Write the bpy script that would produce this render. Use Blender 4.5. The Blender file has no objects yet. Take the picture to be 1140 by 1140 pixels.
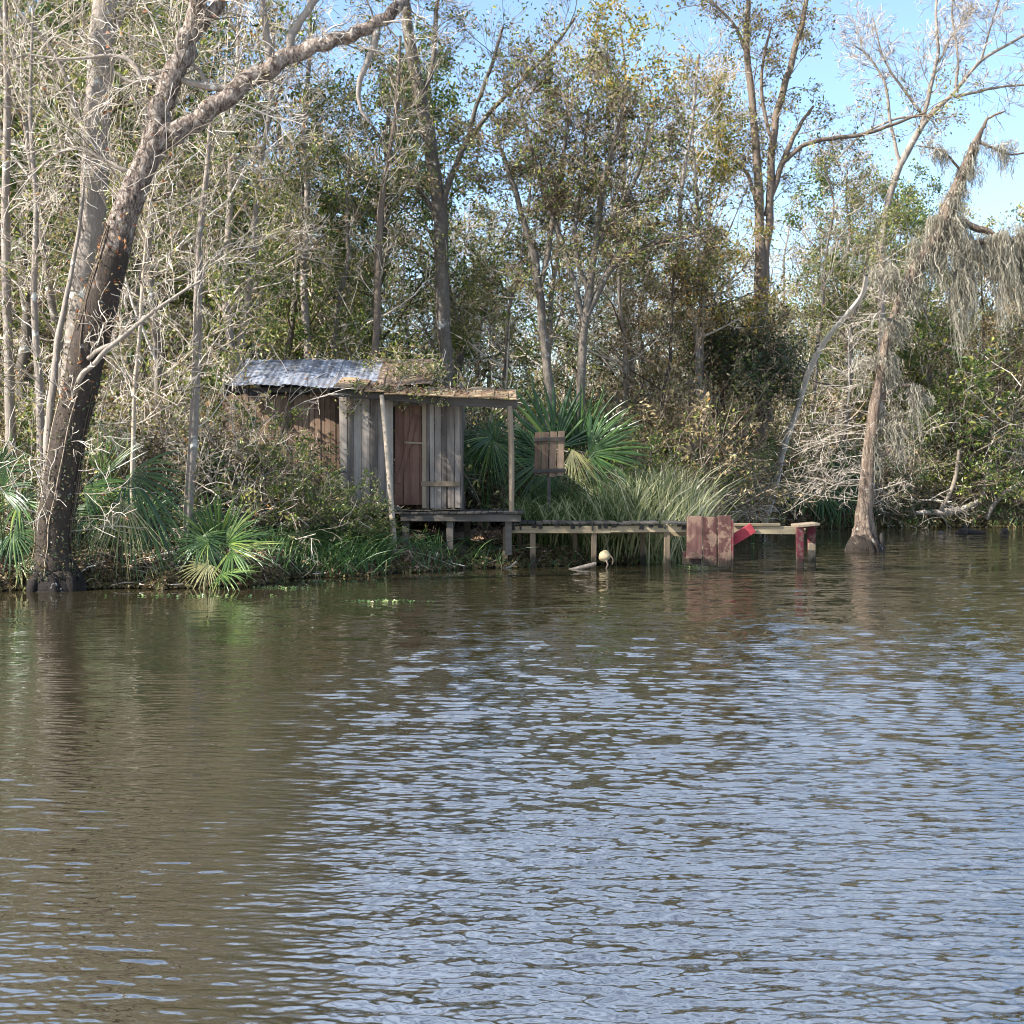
import bpy, math, random
import numpy as np
from mathutils import Vector

RNG = np.random.default_rng(7)
C = bpy.context.scene.collection
SC = bpy.context.scene

# ------------------------------------------------------------------ camera maths
F, Y0, CAMZ = 1566.0, 520.0, 1.8
PITCH = math.atan((570 - Y0) / F)
cp, sp = math.cos(PITCH), math.sin(PITCH)

def P(px, py, Y):
    """world point at distance Y seen at photo pixel px, py"""
    a, b = px - 570.0, 570.0 - py
    d = np.array([a, cp * F + sp * b, -sp * F + cp * b])
    d = d * (Y / d[1])
    return np.array([d[0], d[1], d[2] + CAMZ])

def mpp(Y):
    return Y / F          # metres per photo pixel

# ------------------------------------------------------------------ mesh builder
def nrm(a):
    return a / np.maximum(np.linalg.norm(a, axis=-1, keepdims=True), 1e-9)

class MB:
    def __init__(s):
        s.v = []; s.f = []; s.m = []; s.t = []; s.n = 0; s.sm = []
        s.q = {}
    def add(s, verts, quads, mat=0, tint=0.5, smooth=False):
        verts = np.asarray(verts, float).reshape(-1, 3); quads = np.asarray(quads, int).reshape(-1, 4)
        s.v.append(verts); s.f.append(quads + s.n); s.n += len(verts)
        k = len(quads)
        s.m.append(np.full(k, mat, int))
        s.t.append(np.broadcast_to(np.asarray(tint, float), (k,)) if np.ndim(tint) == 0 else np.asarray(tint, float))
        s.sm.append(np.full(k, smooth, bool))
    def line(s, pts, rad, sides=4, mat=0, tint=None):
        pts = np.asarray(pts, float)
        rad = np.broadcast_to(np.asarray(rad, float), (len(pts),))
        s.q.setdefault((len(pts), sides, mat), []).append((pts, rad, RNG.random() if tint is None else tint))
    def lines(s, Pn, Rn, sides=3, mat=0, tint=None):
        k, n = Pn.shape[:2]
        if tint is None: tint = RNG.random(k)
        tan = nrm(np.gradient(Pn, axis=1))
        mean = nrm(tan.mean(axis=1))
        ax = np.argmin(np.abs(mean), axis=1)
        ref = np.eye(3)[ax][:, None, :]
        if sides == 1:       # flat ribbon with a random facing
            side = nrm(RNG.normal(size=(k, 1, 3)) * [1, 1, .25] + np.zeros((k, n, 3)))
            side = nrm(side - tan * (side * tan).sum(-1, keepdims=True))
            V = np.stack([Pn - side * Rn[..., None], Pn + side * Rn[..., None]], 2)   # k n 2 3
            idx = np.arange(k * n * 2).reshape(k, n, 2)
            Q = np.stack([idx[:, :-1, 0], idx[:, :-1, 1], idx[:, 1:, 1], idx[:, 1:, 0]], -1)
            s.add(V, Q, mat, np.repeat(tint, n - 1), True); return
        u = nrm(np.cross(tan, ref)); w = np.cross(tan, u)
        ang = np.arange(sides) * 2 * math.pi / sides
        V = Pn[:, :, None, :] + Rn[..., None, None] * (u[:, :, None, :] * np.cos(ang)[:, None] + w[:, :, None, :] * np.sin(ang)[:, None])
        idx = np.arange(k * n * sides).reshape(k, n, sides)
        nx = np.roll(idx, -1, axis=2)
        Q = np.stack([idx[:, :-1], nx[:, :-1], nx[:, 1:], idx[:, 1:]], -1)
        s.add(V, Q, mat, np.repeat(tint, (n - 1) * sides), True)
    def flush(s):
        for (n, sides, mat), L in s.q.items():
            s.lines(np.array([l[0] for l in L]), np.array([l[1] for l in L]), sides, mat, np.array([l[2] for l in L]))
        s.q = {}
    def leaves(s, pos, size, mat=0, tint=None, aspect=.5, up=.6, droop=0.0):
        """one leaf (a small folded diamond) at every point"""
        k = len(pos)
        if k == 0: return
        if tint is None: tint = RNG.random(k)
        size = size * RNG.uniform(.6, 1.35, (k, 1))
        nn = nrm(RNG.normal(size=(k, 3)) + [0, 0, up])
        d = RNG.normal(size=(k, 3)) + [0, 0, -droop]
        d = nrm(d - nn * (d * nn).sum(-1, keepdims=True))
        w = np.cross(nn, d)
        base = pos - d * size * .5
        fold = nn * size * .12
        V = np.stack([base, pos + w * size * aspect * .5 + fold, pos + d * size * .55 - nn * size * .1, pos - w * size * aspect * .5 + fold], 1)
        s.add(V, np.arange(k * 4).reshape(k, 4), mat, tint, False)
    def box(s, c, size, mat=0, tint=None, rot=None, bev=0.0, jit=0.0):
        """bevelled box: centre, full size, optional 3x3 rotation"""
        x, y, z = np.array(size) / 2.0
        b = min(bev, x * .4, y * .4, z * .4)
        if tint is None: tint = RNG.random()
        V = []
        if b > 0:
            for sx in (-1, 1):
                for sy in (-1, 1):
                    for sz in (-1, 1):
                        V += [(sx * x, sy * (y - b), sz * (z - b)), (sx * (x - b), sy * y, sz * (z - b)), (sx * (x - b), sy * (y - b), sz * z)]
            V = np.array(V)
            def i(sx, sy, sz, a): return ((sx * 2 + sy) * 2 + sz) * 3 + a
            Q = []
            for e in (0, 1):
                Q.append([i(e, 0, 0, 0), i(e, 1, 0, 0), i(e, 1, 1, 0), i(e, 0, 1, 0)])
                Q.append([i(0, e, 0, 1), i(1, e, 0, 1), i(1, e, 1, 1), i(0, e, 1, 1)])
                Q.append([i(0, 0, e, 2), i(1, 0, e, 2), i(1, 1, e, 2), i(0, 1, e, 2)])
            for p in (0, 1):
                for q in (0, 1):
                    Q.append([i(p, q, 0, 0), i(p, q, 0, 1), i(p, q, 1, 1), i(p, q, 1, 0)])
                    Q.append([i(p, 0, q, 0), i(p, 0, q, 2), i(p, 1, q, 2), i(p, 1, q, 0)])
                    Q.append([i(0, p, q, 1), i(0, p, q, 2), i(1, p, q, 2), i(1, p, q, 1)])
            # corner triangles as degenerate-free quads are skipped: tiny corners stay open at mm size
        else:
            V = np.array([(sx * x, sy * y, sz * z) for sx in (-1, 1) for sy in (-1, 1) for sz in (-1, 1)])
            Q = [[0, 1, 3, 2], [4, 6, 7, 5], [0, 4, 5, 1], [2, 3, 7, 6], [0, 2, 6, 4], [1, 5, 7, 3]]
        if jit: V = V + RNG.normal(size=V.shape) * jit
        if rot is not None: V = V @ np.array(rot).T
        s.add(V + np.array(c), Q, mat, tint)
    def cat(s, o, M=None, t=(0, 0, 0), dt=0.0):
        """append a baked copy of another builder"""
        o.bake()
        V = o.V if M is None else o.V @ np.asarray(M).T
        s.v.append(V + np.array(t)); s.f.append(o.Fq + s.n); s.n += len(V)
        s.m.append(o.Mi); s.t.append(np.clip(o.T + dt, 0, 1)); s.sm.append(o.S)
    def bake(s):
        s.flush()
        s.V = np.concatenate(s.v); s.Fq = np.concatenate(s.f); s.Mi = np.concatenate(s.m); s.T = np.concatenate(s.t); s.S = np.concatenate(s.sm)
        s.v = [s.V]; s.f = [s.Fq]; s.m = [s.Mi]; s.t = [s.T]; s.sm = [s.S]
        return s
    def mesh(s, name, mats):
        s.bake()
        me = bpy.data.meshes.new(name)
        nv, nf = len(s.V), len(s.Fq)
        me.vertices.add(nv); me.vertices.foreach_set('co', s.V.astype(np.float32).ravel())
        me.loops.add(nf * 4); me.loops.foreach_set('vertex_index', s.Fq.astype(np.int32).ravel())
        me.polygons.add(nf)
        me.polygons.foreach_set('loop_start', np.arange(0, nf * 4, 4, dtype=np.int32))
        me.polygons.foreach_set('loop_total', np.full(nf, 4, np.int32))
        for m in (mats if isinstance(mats, (list, tuple)) else [mats]): me.materials.append(m)
        me.polygons.foreach_set('material_index', s.Mi.astype(np.int32))
        me.polygons.foreach_set('use_smooth', s.S)
        a = me.attributes.new('tint', 'FLOAT', 'FACE'); a.data.foreach_set('value', s.T.astype(np.float32))
        me.update(calc_edges=True)
        return me

def obj(name, mb, mats, parent=None):
    me = mb if isinstance(mb, bpy.types.Mesh) else mb.mesh(name, mats)
    o = bpy.data.objects.new(name, me); C.objects.link(o)
    if parent is not None: o.parent = parent
    return o

def tag(o, label=None, cat=None, group=None, kind=None):
    if label: o['label'] = label
    if cat: o['category'] = cat
    if group: o['group'] = group
    if kind: o['kind'] = kind
    return o

def thing(name, label, cat, loc=(0, 0, 0), group=None):
    o = bpy.data.objects.new(name, None); o.empty_display_size = .2; C.objects.link(o)
    o.location = loc
    return tag(o, label, cat, group)

# ------------------------------------------------------------------ materials
def mat_new(name):
    m = bpy.data.materials.new(name); m.use_nodes = True
    nt = m.node_tree; nt.nodes.clear()
    return m, nt, nt.nodes, nt.links

def ramp(N, stops):
    r = N.new('ShaderNodeValToRGB'); e = r.color_ramp.elements
    while len(e) < len(stops): e.new(.5)
    for i, (p, c) in enumerate(stops):
        e[i].position = p; e[i].color = (*c, 1)
    return r

def attr(N, name='tint'):
    a = N.new('ShaderNodeAttribute'); a.attribute_type = 'GEOMETRY'; a.attribute_name = name
    return a

def noise(N, L, vec, scale, detail=4, rough=.55):
    n = N.new('ShaderNodeTexNoise'); n.inputs['Scale'].default_value = scale
    n.inputs['Detail'].default_value = detail; n.inputs['Roughness'].default_value = rough
    if vec is not None: L.new(vec, n.inputs['Vector'])
    return n

def leaf_mat(name, stops, rough=.5, trans=.3, spec=.35):
    m, nt, N, L = mat_new(name)
    r = ramp(N, stops); a = attr(N); L.new(a.outputs['Fac'], r.inputs['Fac'])
    b = N.new('ShaderNodeBsdfPrincipled'); b.inputs['Roughness'].default_value = rough
    b.inputs['Specular IOR Level'].default_value = spec
    L.new(r.outputs['Color'], b.inputs['Base Color'])
    t = N.new('ShaderNodeBsdfTranslucent'); L.new(r.outputs['Color'], t.inputs['Color'])
    mx = N.new('ShaderNodeMixShader'); mx.inputs[0].default_value = trans
    L.new(b.outputs[0], mx.inputs[1]); L.new(t.outputs[0], mx.inputs[2])
    o = N.new('ShaderNodeOutputMaterial'); L.new(mx.outputs[0], o.inputs['Surface'])
    return m

def bark_mat(name, stops, scale=6, stretch=.3, tintmix=.5, bump=.5, rough=.9, blotch=None, stain=None):
    m, nt, N, L = mat_new(name)
    tc = N.new('ShaderNodeTexCoord'); mp = N.new('ShaderNodeMapping'); mp.inputs['Scale'].default_value = (1, 1, stretch)
    L.new(tc.outputs['Object'], mp.inputs['Vector'])
    n1 = noise(N, L, mp.outputs[0], scale, 8, .7)
    nf = noise(N, L, mp.outputs[0], scale * 3.6, 5, .7)
    mf = N.new('ShaderNodeMix'); mf.inputs['Factor'].default_value = .45; L.new(n1.outputs['Fac'], mf.inputs['A']); L.new(nf.outputs['Fac'], mf.inputs['B'])
    a = attr(N)
    mx = N.new('ShaderNodeMix'); mx.inputs['Factor'].default_value = tintmix
    L.new(mf.outputs['Result'], mx.inputs['A']); L.new(a.outputs['Fac'], mx.inputs['B'])
    r = ramp(N, stops); L.new(mx.outputs['Result'], r.inputs['Fac'])
    col = r.outputs['Color']
    def over(fac, c):
        nonlocal col
        cm = N.new('ShaderNodeMix'); cm.data_type = 'RGBA'
        L.new(fac, cm.inputs['Factor']); L.new(col, cm.inputs['A'])
        if isinstance(c, tuple): cm.inputs['B'].default_value = (*c, 1)
        else: L.new(c, cm.inputs['B'])
        col = cm.outputs['Result']
    for (ztop, zsoft, stc) in (stain or []):     # black algae and flood stain up to a ragged height
        se = N.new('ShaderNodeSeparateXYZ'); L.new(tc.outputs['Object'], se.inputs[0])
        nz = noise(N, L, tc.outputs['Object'], 2.6, 6, .7)
        ma = N.new('ShaderNodeMath'); ma.operation = 'MULTIPLY_ADD'; L.new(nz.outputs['Fac'], ma.inputs[0]); ma.inputs[1].default_value = zsoft; L.new(se.outputs['Z'], ma.inputs[2])
        mr = N.new('ShaderNodeMapRange'); mr.inputs['From Min'].default_value = ztop + zsoft * .5; mr.inputs['From Max'].default_value = ztop + zsoft * .5 + .12 * zsoft
        mr.inputs['To Min'].default_value = 1; mr.inputs['To Max'].default_value = 0
        L.new(ma.outputs[0], mr.inputs['Value'])
        rs = ramp(N, [(.3, tuple(x * .4 for x in stc)), (.55, stc), (.8, tuple(min(.4, x * 3.2) for x in stc))]); L.new(mf.outputs['Result'], rs.inputs['Fac'])
        over(mr.outputs[0], rs.outputs['Color'])
    if blotch:
        n2 = noise(N, L, tc.outputs['Object'], blotch[0], 6, .68)
        th = ramp(N, [(blotch[1], (0, 0, 0)), (blotch[1] + .05, (1, 1, 1))]); L.new(n2.outputs['Fac'], th.inputs['Fac'])
        over(th.outputs['Color'], blotch[2])
    b = N.new('ShaderNodeBsdfPrincipled'); b.inputs['Roughness'].default_value = rough
    b.inputs['Specular IOR Level'].default_value = .2
    L.new(col, b.inputs['Base Color'])
    if bump:
        bp = N.new('ShaderNodeBump'); bp.inputs['Strength'].default_value = bump; bp.inputs['Distance'].default_value = .05
        L.new(mf.outputs['Result'], bp.inputs['Height']); L.new(bp.outputs[0], b.inputs['Normal'])
    o = N.new('ShaderNodeOutputMaterial'); L.new(b.outputs[0], o.inputs['Surface'])
    return m

def wood_mat(name, stops, streak=14, rough=.85, axis=2, worn=None, wet=False):
    m, nt, N, L = mat_new(name)
    tc = N.new('ShaderNodeTexCoord'); mp = N.new('ShaderNodeMapping')
    sc = [1, 1, 1]; sc[axis] = .07; mp.inputs['Scale'].default_value = sc
    L.new(tc.outputs['Object'], mp.inputs['Vector'])
    a = attr(N)
    off = N.new('ShaderNodeVectorMath'); off.operation = 'ADD'
    cmb = N.new('ShaderNodeCombineXYZ'); ml = N.new('ShaderNodeMath'); ml.operation = 'MULTIPLY'; ml.inputs[1].default_value = 37
    L.new(a.outputs['Fac'], ml.inputs[0])
    for i in range(3): L.new(ml.outputs[0], cmb.inputs[i])
    L.new(mp.outputs[0], off.inputs[0]); L.new(cmb.outputs[0], off.inputs[1])
    n1 = noise(N, L, off.outputs[0], streak, 7, .7)
    n2 = noise(N, L, tc.outputs['Object'], 2.2, 4, .6)
    m1 = N.new('ShaderNodeMix'); m1.inputs['Factor'].default_value = .38; L.new(n1.outputs['Fac'], m1.inputs['A']); L.new(a.outputs['Fac'], m1.inputs['B'])
    m2 = N.new('ShaderNodeMix'); m2.inputs['Factor'].default_value = .25; L.new(m1.outputs['Result'], m2.inputs['A']); L.new(n2.outputs['Fac'], m2.inputs['B'])
    r = ramp(N, stops); L.new(m2.outputs['Result'], r.inputs['Fac'])
    col = r.outputs['Color']
    if worn:   # bare wood showing where the paint has gone
        n3 = noise(N, L, tc.outputs['Object'], worn[0], 6, .7)
        th = ramp(N, [(worn[1], (0, 0, 0)), (worn[1] + .06, (1, 1, 1))]); L.new(n3.outputs['Fac'], th.inputs['Fac'])
        cm = N.new('ShaderNodeMix'); cm.data_type = 'RGBA'
        L.new(th.outputs['Color'], cm.inputs['Factor']); L.new(col, cm.inputs['A']); cm.inputs['B'].default_value = (*worn[2], 1)
        col = cm.outputs['Result']
    if wet:    # algae and flood stain on the foot of a post, with a ragged top
        se = N.new('ShaderNodeSeparateXYZ'); L.new(tc.outputs['Object'], se.inputs[0])
        nz = noise(N, L, tc.outputs['Object'], 9, 5, .7)
        ma = N.new('ShaderNodeMath'); ma.operation = 'MULTIPLY_ADD'; L.new(nz.outputs['Fac'], ma.inputs[0]); ma.inputs[1].default_value = .5; L.new(se.outputs['Z'], ma.inputs[2])
        mr = N.new('ShaderNodeMapRange'); mr.inputs['From Min'].default_value = .36; mr.inputs['From Max'].default_value = .50; mr.inputs['To Min'].default_value = .92; mr.inputs['To Max'].default_value = 0
        L.new(ma.outputs[0], mr.inputs['Value'])
        cm = N.new('ShaderNodeMix'); cm.data_type = 'RGBA'; L.new(mr.outputs[0], cm.inputs['Factor']); L.new(col, cm.inputs['A']); cm.inputs['B'].default_value = (.016, .014, .009, 1)
        col = cm.outputs['Result']
    b = N.new('ShaderNodeBsdfPrincipled'); b.inputs['Roughness'].default_value = rough; b.inputs['Specular IOR Level'].default_value = .25
    L.new(col, b.inputs['Base Color'])
    bp = N.new('ShaderNodeBump'); bp.inputs['Strength'].default_value = .6; bp.inputs['Distance'].default_value = .012
    L.new(n1.outputs['Fac'], bp.inputs['Height']); L.new(bp.outputs[0], b.inputs['Normal'])
    o = N.new('ShaderNodeOutputMaterial'); L.new(b.outputs[0], o.inputs['Surface'])
    return m

M = {}
M['bark_dark'] = bark_mat('bark_dark', [(.25, (.035, .028, .022)), (.5, (.12, .10, .08)), (.75, (.26, .22, .18))], 9, .35, .2, .8, blotch=(3.2, .6, (.36, .34, .30)))
M['bark_lean'] = bark_mat('bark_lean', [(.38, (.02, .015, .012)), (.47, (.115, .082, .064)), (.57, (.31, .255, .21)), (.68, (.52, .48, .43))], 10, .45, .04, 1.2, blotch=(7, .64, (.40, .385, .34)), stain=[(4.6, 4.2, (.05, .037, .028)), (.22, .8, (.016, .012, .010))])
M['bark_grey'] = bark_mat('bark_grey', [(.3, (.08, .065, .05)), (.55, (.24, .20, .165)), (.8, (.44, .39, .33))], 10, .3, .25, .7, blotch=(4, .6, (.46, .45, .40)))
M['bark_brown'] = bark_mat('bark_brown', [(.3, (.05, .038, .028)), (.55, (.16, .12, .09)), (.8, (.30, .24, .18))], 9, .3, .3, .7)
M['bark_cypress'] = bark_mat('bark_cypress', [(.36, (.03, .021, .016)), (.48, (.12, .085, .062)), (.6, (.26, .20, .15)), (.72, (.40, .33, .26))], 16, .10, .06, 1.2, blotch=(4, .60, (.30, .27, .22)), stain=[(.25, 1.3, (.03, .022, .017))])
M['twig_pale'] = bark_mat('twig_pale', [(.2, (.10, .08, .06)), (.5, (.33, .27, .205)), (.85, (.62, .54, .45))], 5, 1, .8, 0)
M['twig_brown'] = bark_mat('twig_brown', [(.2, (.07, .05, .035)), (.5, (.17, .125, .09)), (.85, (.33, .26, .19))], 5, 1, .8, 0)
M['dead_white'] = bark_mat('dead_white', [(.3, (.34, .30, .25)), (.6, (.56, .52, .46)), (.9, (.70, .66, .60))], 8, .3, .2, .4)
M['leaf_olive'] = leaf_mat('leaf_olive', [(0, (.03, .06, .010)), (.4, (.11, .145, .024)), (.75, (.25, .26, .05)), (.95, (.42, .36, .12))], .45, .32, .45)
M['leaf_green'] = leaf_mat('leaf_green', [(0, (.025, .05, .008)), (.5, (.07, .115, .018)), (.85, (.16, .20, .03)), (1, (.30, .28, .05))], .4, .28, .5)
M['leaf_dark'] = leaf_mat('leaf_dark', [(0, (.012, .028, .010)), (.6, (.035, .06, .02)), (1, (.09, .10, .035))], .4, .18, .5)
M['leaf_tan'] = leaf_mat('leaf_tan', [(0, (.10, .07, .03)), (.4, (.25, .19, .095)), (.8, (.43, .345, .20)), (1, (.34, .16, .045))], .6, .3, .2)
M['leaf_brown'] = leaf_mat('leaf_brown', [(0, (.045, .035, .018)), (.4, (.10, .075, .035)), (.8, (.19, .13, .06)), (1, (.10, .11, .03))], .55, .25, .25)
M['leaf_yellow'] = leaf_mat('leaf_yellow', [(0, (.10, .11, .02)), (.5, (.27, .22, .04)), (.85, (.42, .29, .05)), (1, (.40, .17, .04))], .5, .35, .3)
M['leaf_rust'] = leaf_mat('leaf_rust', [(0, (.14, .05, .02)), (.6, (.30, .11, .045)), (1, (.40, .22, .10))], .6, .3, .2)
M['litter'] = leaf_mat('litter', [(0, (.07, .04, .02)), (.4, (.20, .12, .07)), (.75, (.36, .24, .15)), (1, (.50, .40, .29))], .7, .1, .15)
M['palm'] = leaf_mat('palm', [(0, (.014, .035, .012)), (.42, (.030, .068, .018)), (.75, (.085, .145, .03)), (1, (.24, .27, .06))], .36, .2, .45)
M['palm_dry'] = leaf_mat('palm_dry', [(0, (.16, .17, .06)), (.6, (.27, .24, .11)), (1, (.36, .30, .17))], .5, .25, .3)
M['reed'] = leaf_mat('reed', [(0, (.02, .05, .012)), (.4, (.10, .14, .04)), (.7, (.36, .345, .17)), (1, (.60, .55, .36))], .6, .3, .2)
M['sedge'] = leaf_mat('sedge', [(0, (.025, .065, .02)), (.6, (.06, .12, .03)), (.9, (.17, .22, .07)), (1, (.35, .32, .16))], .45, .25, .4)
M['moss'] = leaf_mat('moss', [(0, (.13, .115, .085)), (.5, (.25, .225, .17)), (1, (.40, .365, .285))], .9, .3, .1)
M['wood_grey'] = wood_mat('wood_grey', [(.3, (.032, .025, .020)), (.43, (.115, .093, .077)), (.57, (.235, .198, .165)), (.8, (.42, .365, .305))])
M['wood_brown'] = wood_mat('wood_brown', [(.3, (.035, .022, .016)), (.48, (.13, .08, .052)), (.7, (.29, .20, .135))])
M['wood_door'] = wood_mat('wood_door', [(.3, (.03, .016, .011)), (.48, (.11, .055, .037)), (.7, (.21, .125, .09))])
M['wood_dock'] = wood_mat('wood_dock', [(.28, (.04, .03, .02)), (.48, (.17, .13, .08)), (.75, (.33, .265, .165))], axis=0)
M['wood_post'] = wood_mat('wood_post', [(.28, (.035, .026, .018)), (.5, (.15, .11, .072)), (.8, (.32, .25, .17))])
M['dock_post'] = wood_mat('dock_post', [(.28, (.03, .022, .015)), (.5, (.13, .095, .06)), (.8, (.29, .225, .15))], wet=True)
M['wood_deck'] = wood_mat('wood_deck', [(.28, (.012, .011, .010)), (.55, (.04, .035, .03)), (.85, (.12, .10, .08))], axis=1)
M['wood_sill'] = wood_mat('wood_sill', [(.28, (.03, .025, .02)), (.55, (.10, .085, .07)), (.85, (.22, .19, .15))], axis=0)
M['roof_board'] = wood_mat('roof_board', [(.25, (.10, .055, .03)), (.5, (.27, .165, .09)), (.8, (.46, .33, .20))], axis=1, worn=(6, .54, (.27, .235, .12)))
M['red_paint'] = wood_mat('red_paint', [(.28, (.03, .006, .008)), (.48, (.10, .017, .022)), (.7, (.20, .06, .065))], worn=(8, .51, (.12, .07, .052)), wet=True)
M['red_worn'] = wood_mat('red_worn', [(.3, (.014, .006, .005)), (.43, (.05, .019, .016)), (.55, (.10, .047, .038)), (.7, (.20, .12, .09))], streak=24, worn=(4, .5, (.17, .105, .072)), wet=True)
M['red_bright'] = wood_mat('red_bright', [(.25, (.14, .014, .02)), (.5, (.25, .03, .038)), (.8, (.32, .07, .075))], axis=0)
M['float'] = wood_mat('float', [(.3, (.10, .07, .035)), (.5, (.29, .225, .12)), (.75, (.42, .35, .22))], rough=.6)
M['post_black'] = bark_mat('post_black', [(.3, (.012, .010, .009)), (.7, (.045, .036, .03))], 9, .4, .3, .5)

def metal_roof():
    m, nt, N, L = mat_new('roof_metal')
    tc = N.new('ShaderNodeTexCoord')
    mp = N.new('ShaderNodeMapping'); mp.inputs['Scale'].default_value = (1.6, .22, .22); L.new(tc.outputs['Object'], mp.inputs['Vector'])
    n1 = noise(N, L, mp.outputs[0], 4.5, 7, .7)
    r = ramp(N, [(.32, (.04, .042, .05)), (.5, (.115, .125, .15)), (.68, (.26, .28, .33))]); L.new(n1.outputs['Fac'], r.inputs['Fac'])
    n2 = noise(N, L, tc.outputs['Object'], 9, 5, .7)
    th = ramp(N, [(.53, (0, 0, 0)), (.66, (1, 1, 1))]); L.new(n2.outputs['Fac'], th.inputs['Fac'])
    cm = N.new('ShaderNodeMix'); cm.data_type = 'RGBA'; L.new(th.outputs['Color'], cm.inputs['Factor'])
    L.new(r.outputs['Color'], cm.inputs['A']); cm.inputs['B'].default_value = (.13, .09, .06, 1)
    b = N.new('ShaderNodeBsdfPrincipled'); b.inputs['Roughness'].default_value = .6
    L.new(cm.outputs['Result'], b.inputs['Base Color'])
    o = N.new('ShaderNodeOutputMaterial'); L.new(b.outputs[0], o.inputs['Surface'])
    return m
M['roof_metal'] = metal_roof()
M['roof_rust'] = bark_mat('roof_rust', [(.32, (.05, .032, .022)), (.5, (.15, .10, .07)), (.7, (.27, .22, .18))], 6, 1, .1, .3, .7)

def ground_mat():
    m, nt, N, L = mat_new('bank_soil')
    tc = N.new('ShaderNodeTexCoord')
    n1 = noise(N, L, tc.outputs['Object'], 7, 8, .7)
    r = ramp(N, [(.3, (.02, .014, .009)), (.5, (.075, .052, .032)), (.7, (.19, .135, .085))]); L.new(n1.outputs['Fac'], r.inputs['Fac'])
    # wet mud at the waterline (a real band of wet soil: below 12 cm)
    sp_ = N.new('ShaderNodeSeparateXYZ'); L.new(tc.outputs['Object'], sp_.inputs[0])
    wet = N.new('ShaderNodeMapRange'); wet.inputs['From Min'].default_value = .04; wet.inputs['From Max'].default_value = .22
    L.new(sp_.outputs['Z'], wet.inputs['Value'])
    cm = N.new('ShaderNodeMix'); cm.data_type = 'RGBA'; L.new(wet.outputs[0], cm.inputs['Factor'])
    cm.inputs['A'].default_value = (.012, .010, .008, 1); L.new(r.outputs['Color'], cm.inputs['B'])
    b = N.new('ShaderNodeBsdfPrincipled'); b.inputs['Roughness'].default_value = .9
    L.new(cm.outputs['Result'], b.inputs['Base Color'])
    bp = N.new('ShaderNodeBump'); bp.inputs['Strength'].default_value = .9; bp.inputs['Distance'].default_value = .06
    L.new(n1.outputs['Fac'], bp.inputs['Height']); L.new(bp.outputs[0], b.inputs['Normal'])
    o = N.new('ShaderNodeOutputMaterial'); L.new(b.outputs[0], o.inputs['Surface'])
    return m
M['soil'] = ground_mat()

def water_mat():
    m, nt, N, L = mat_new('bayou_water')
    tc = N.new('ShaderNodeTexCoord'); a = attr(N); geo = N.new('ShaderNodeNewGeometry')
    tot = None
    for sx, sc, k in ((.36, 3.6, .35), (.36, 8, .45), (.45, 21, .3)):
        mp = N.new('ShaderNodeMapping'); mp.inputs['Scale'].default_value = (sx, 1, 1); L.new(tc.outputs['Object'], mp.inputs['Vector'])
        n = noise(N, L, mp.outputs[0], sc, 2, .5)
        sb = N.new('ShaderNodeVectorMath'); sb.operation = 'SUBTRACT'; L.new(n.outputs['Color'], sb.inputs[0]); sb.inputs[1].default_value = (.5, .5, .5)
        ml = N.new('ShaderNodeVectorMath'); ml.operation = 'MULTIPLY'; L.new(sb.outputs[0], ml.inputs[0]); ml.inputs[1].default_value = (k * .5, k, 0)
        if tot is None: tot = ml.outputs[0]
        else:
            ad = N.new('ShaderNodeVectorMath'); ad.operation = 'ADD'; L.new(tot, ad.inputs[0]); L.new(ml.outputs[0], ad.inputs[1]); tot = ad.outputs[0]
    sc_ = N.new('ShaderNodeVectorMath'); sc_.operation = 'SCALE'; L.new(tot, sc_.inputs[0]); L.new(a.outputs['Fac'], sc_.inputs['Scale'])
    ad = N.new('ShaderNodeVectorMath'); ad.operation = 'ADD'; L.new(geo.outputs['Normal'], ad.inputs[0]); L.new(sc_.outputs[0], ad.inputs[1])
    nm = N.new('ShaderNodeVectorMath'); nm.operation = 'NORMALIZE'; L.new(ad.outputs[0], nm.inputs[0])
    b = N.new('ShaderNodeBsdfPrincipled')
    b.inputs['Base Color'].default_value = (.020, .016, .008, 1)
    b.inputs['Roughness'].default_value = .03; b.inputs['IOR'].default_value = 3.6
    L.new(nm.outputs[0], b.inputs['Normal'])
    o = N.new('ShaderNodeOutputMaterial'); L.new(b.outputs[0], o.inputs['Surface'])
    return m
M['water'] = water_mat()

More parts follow.
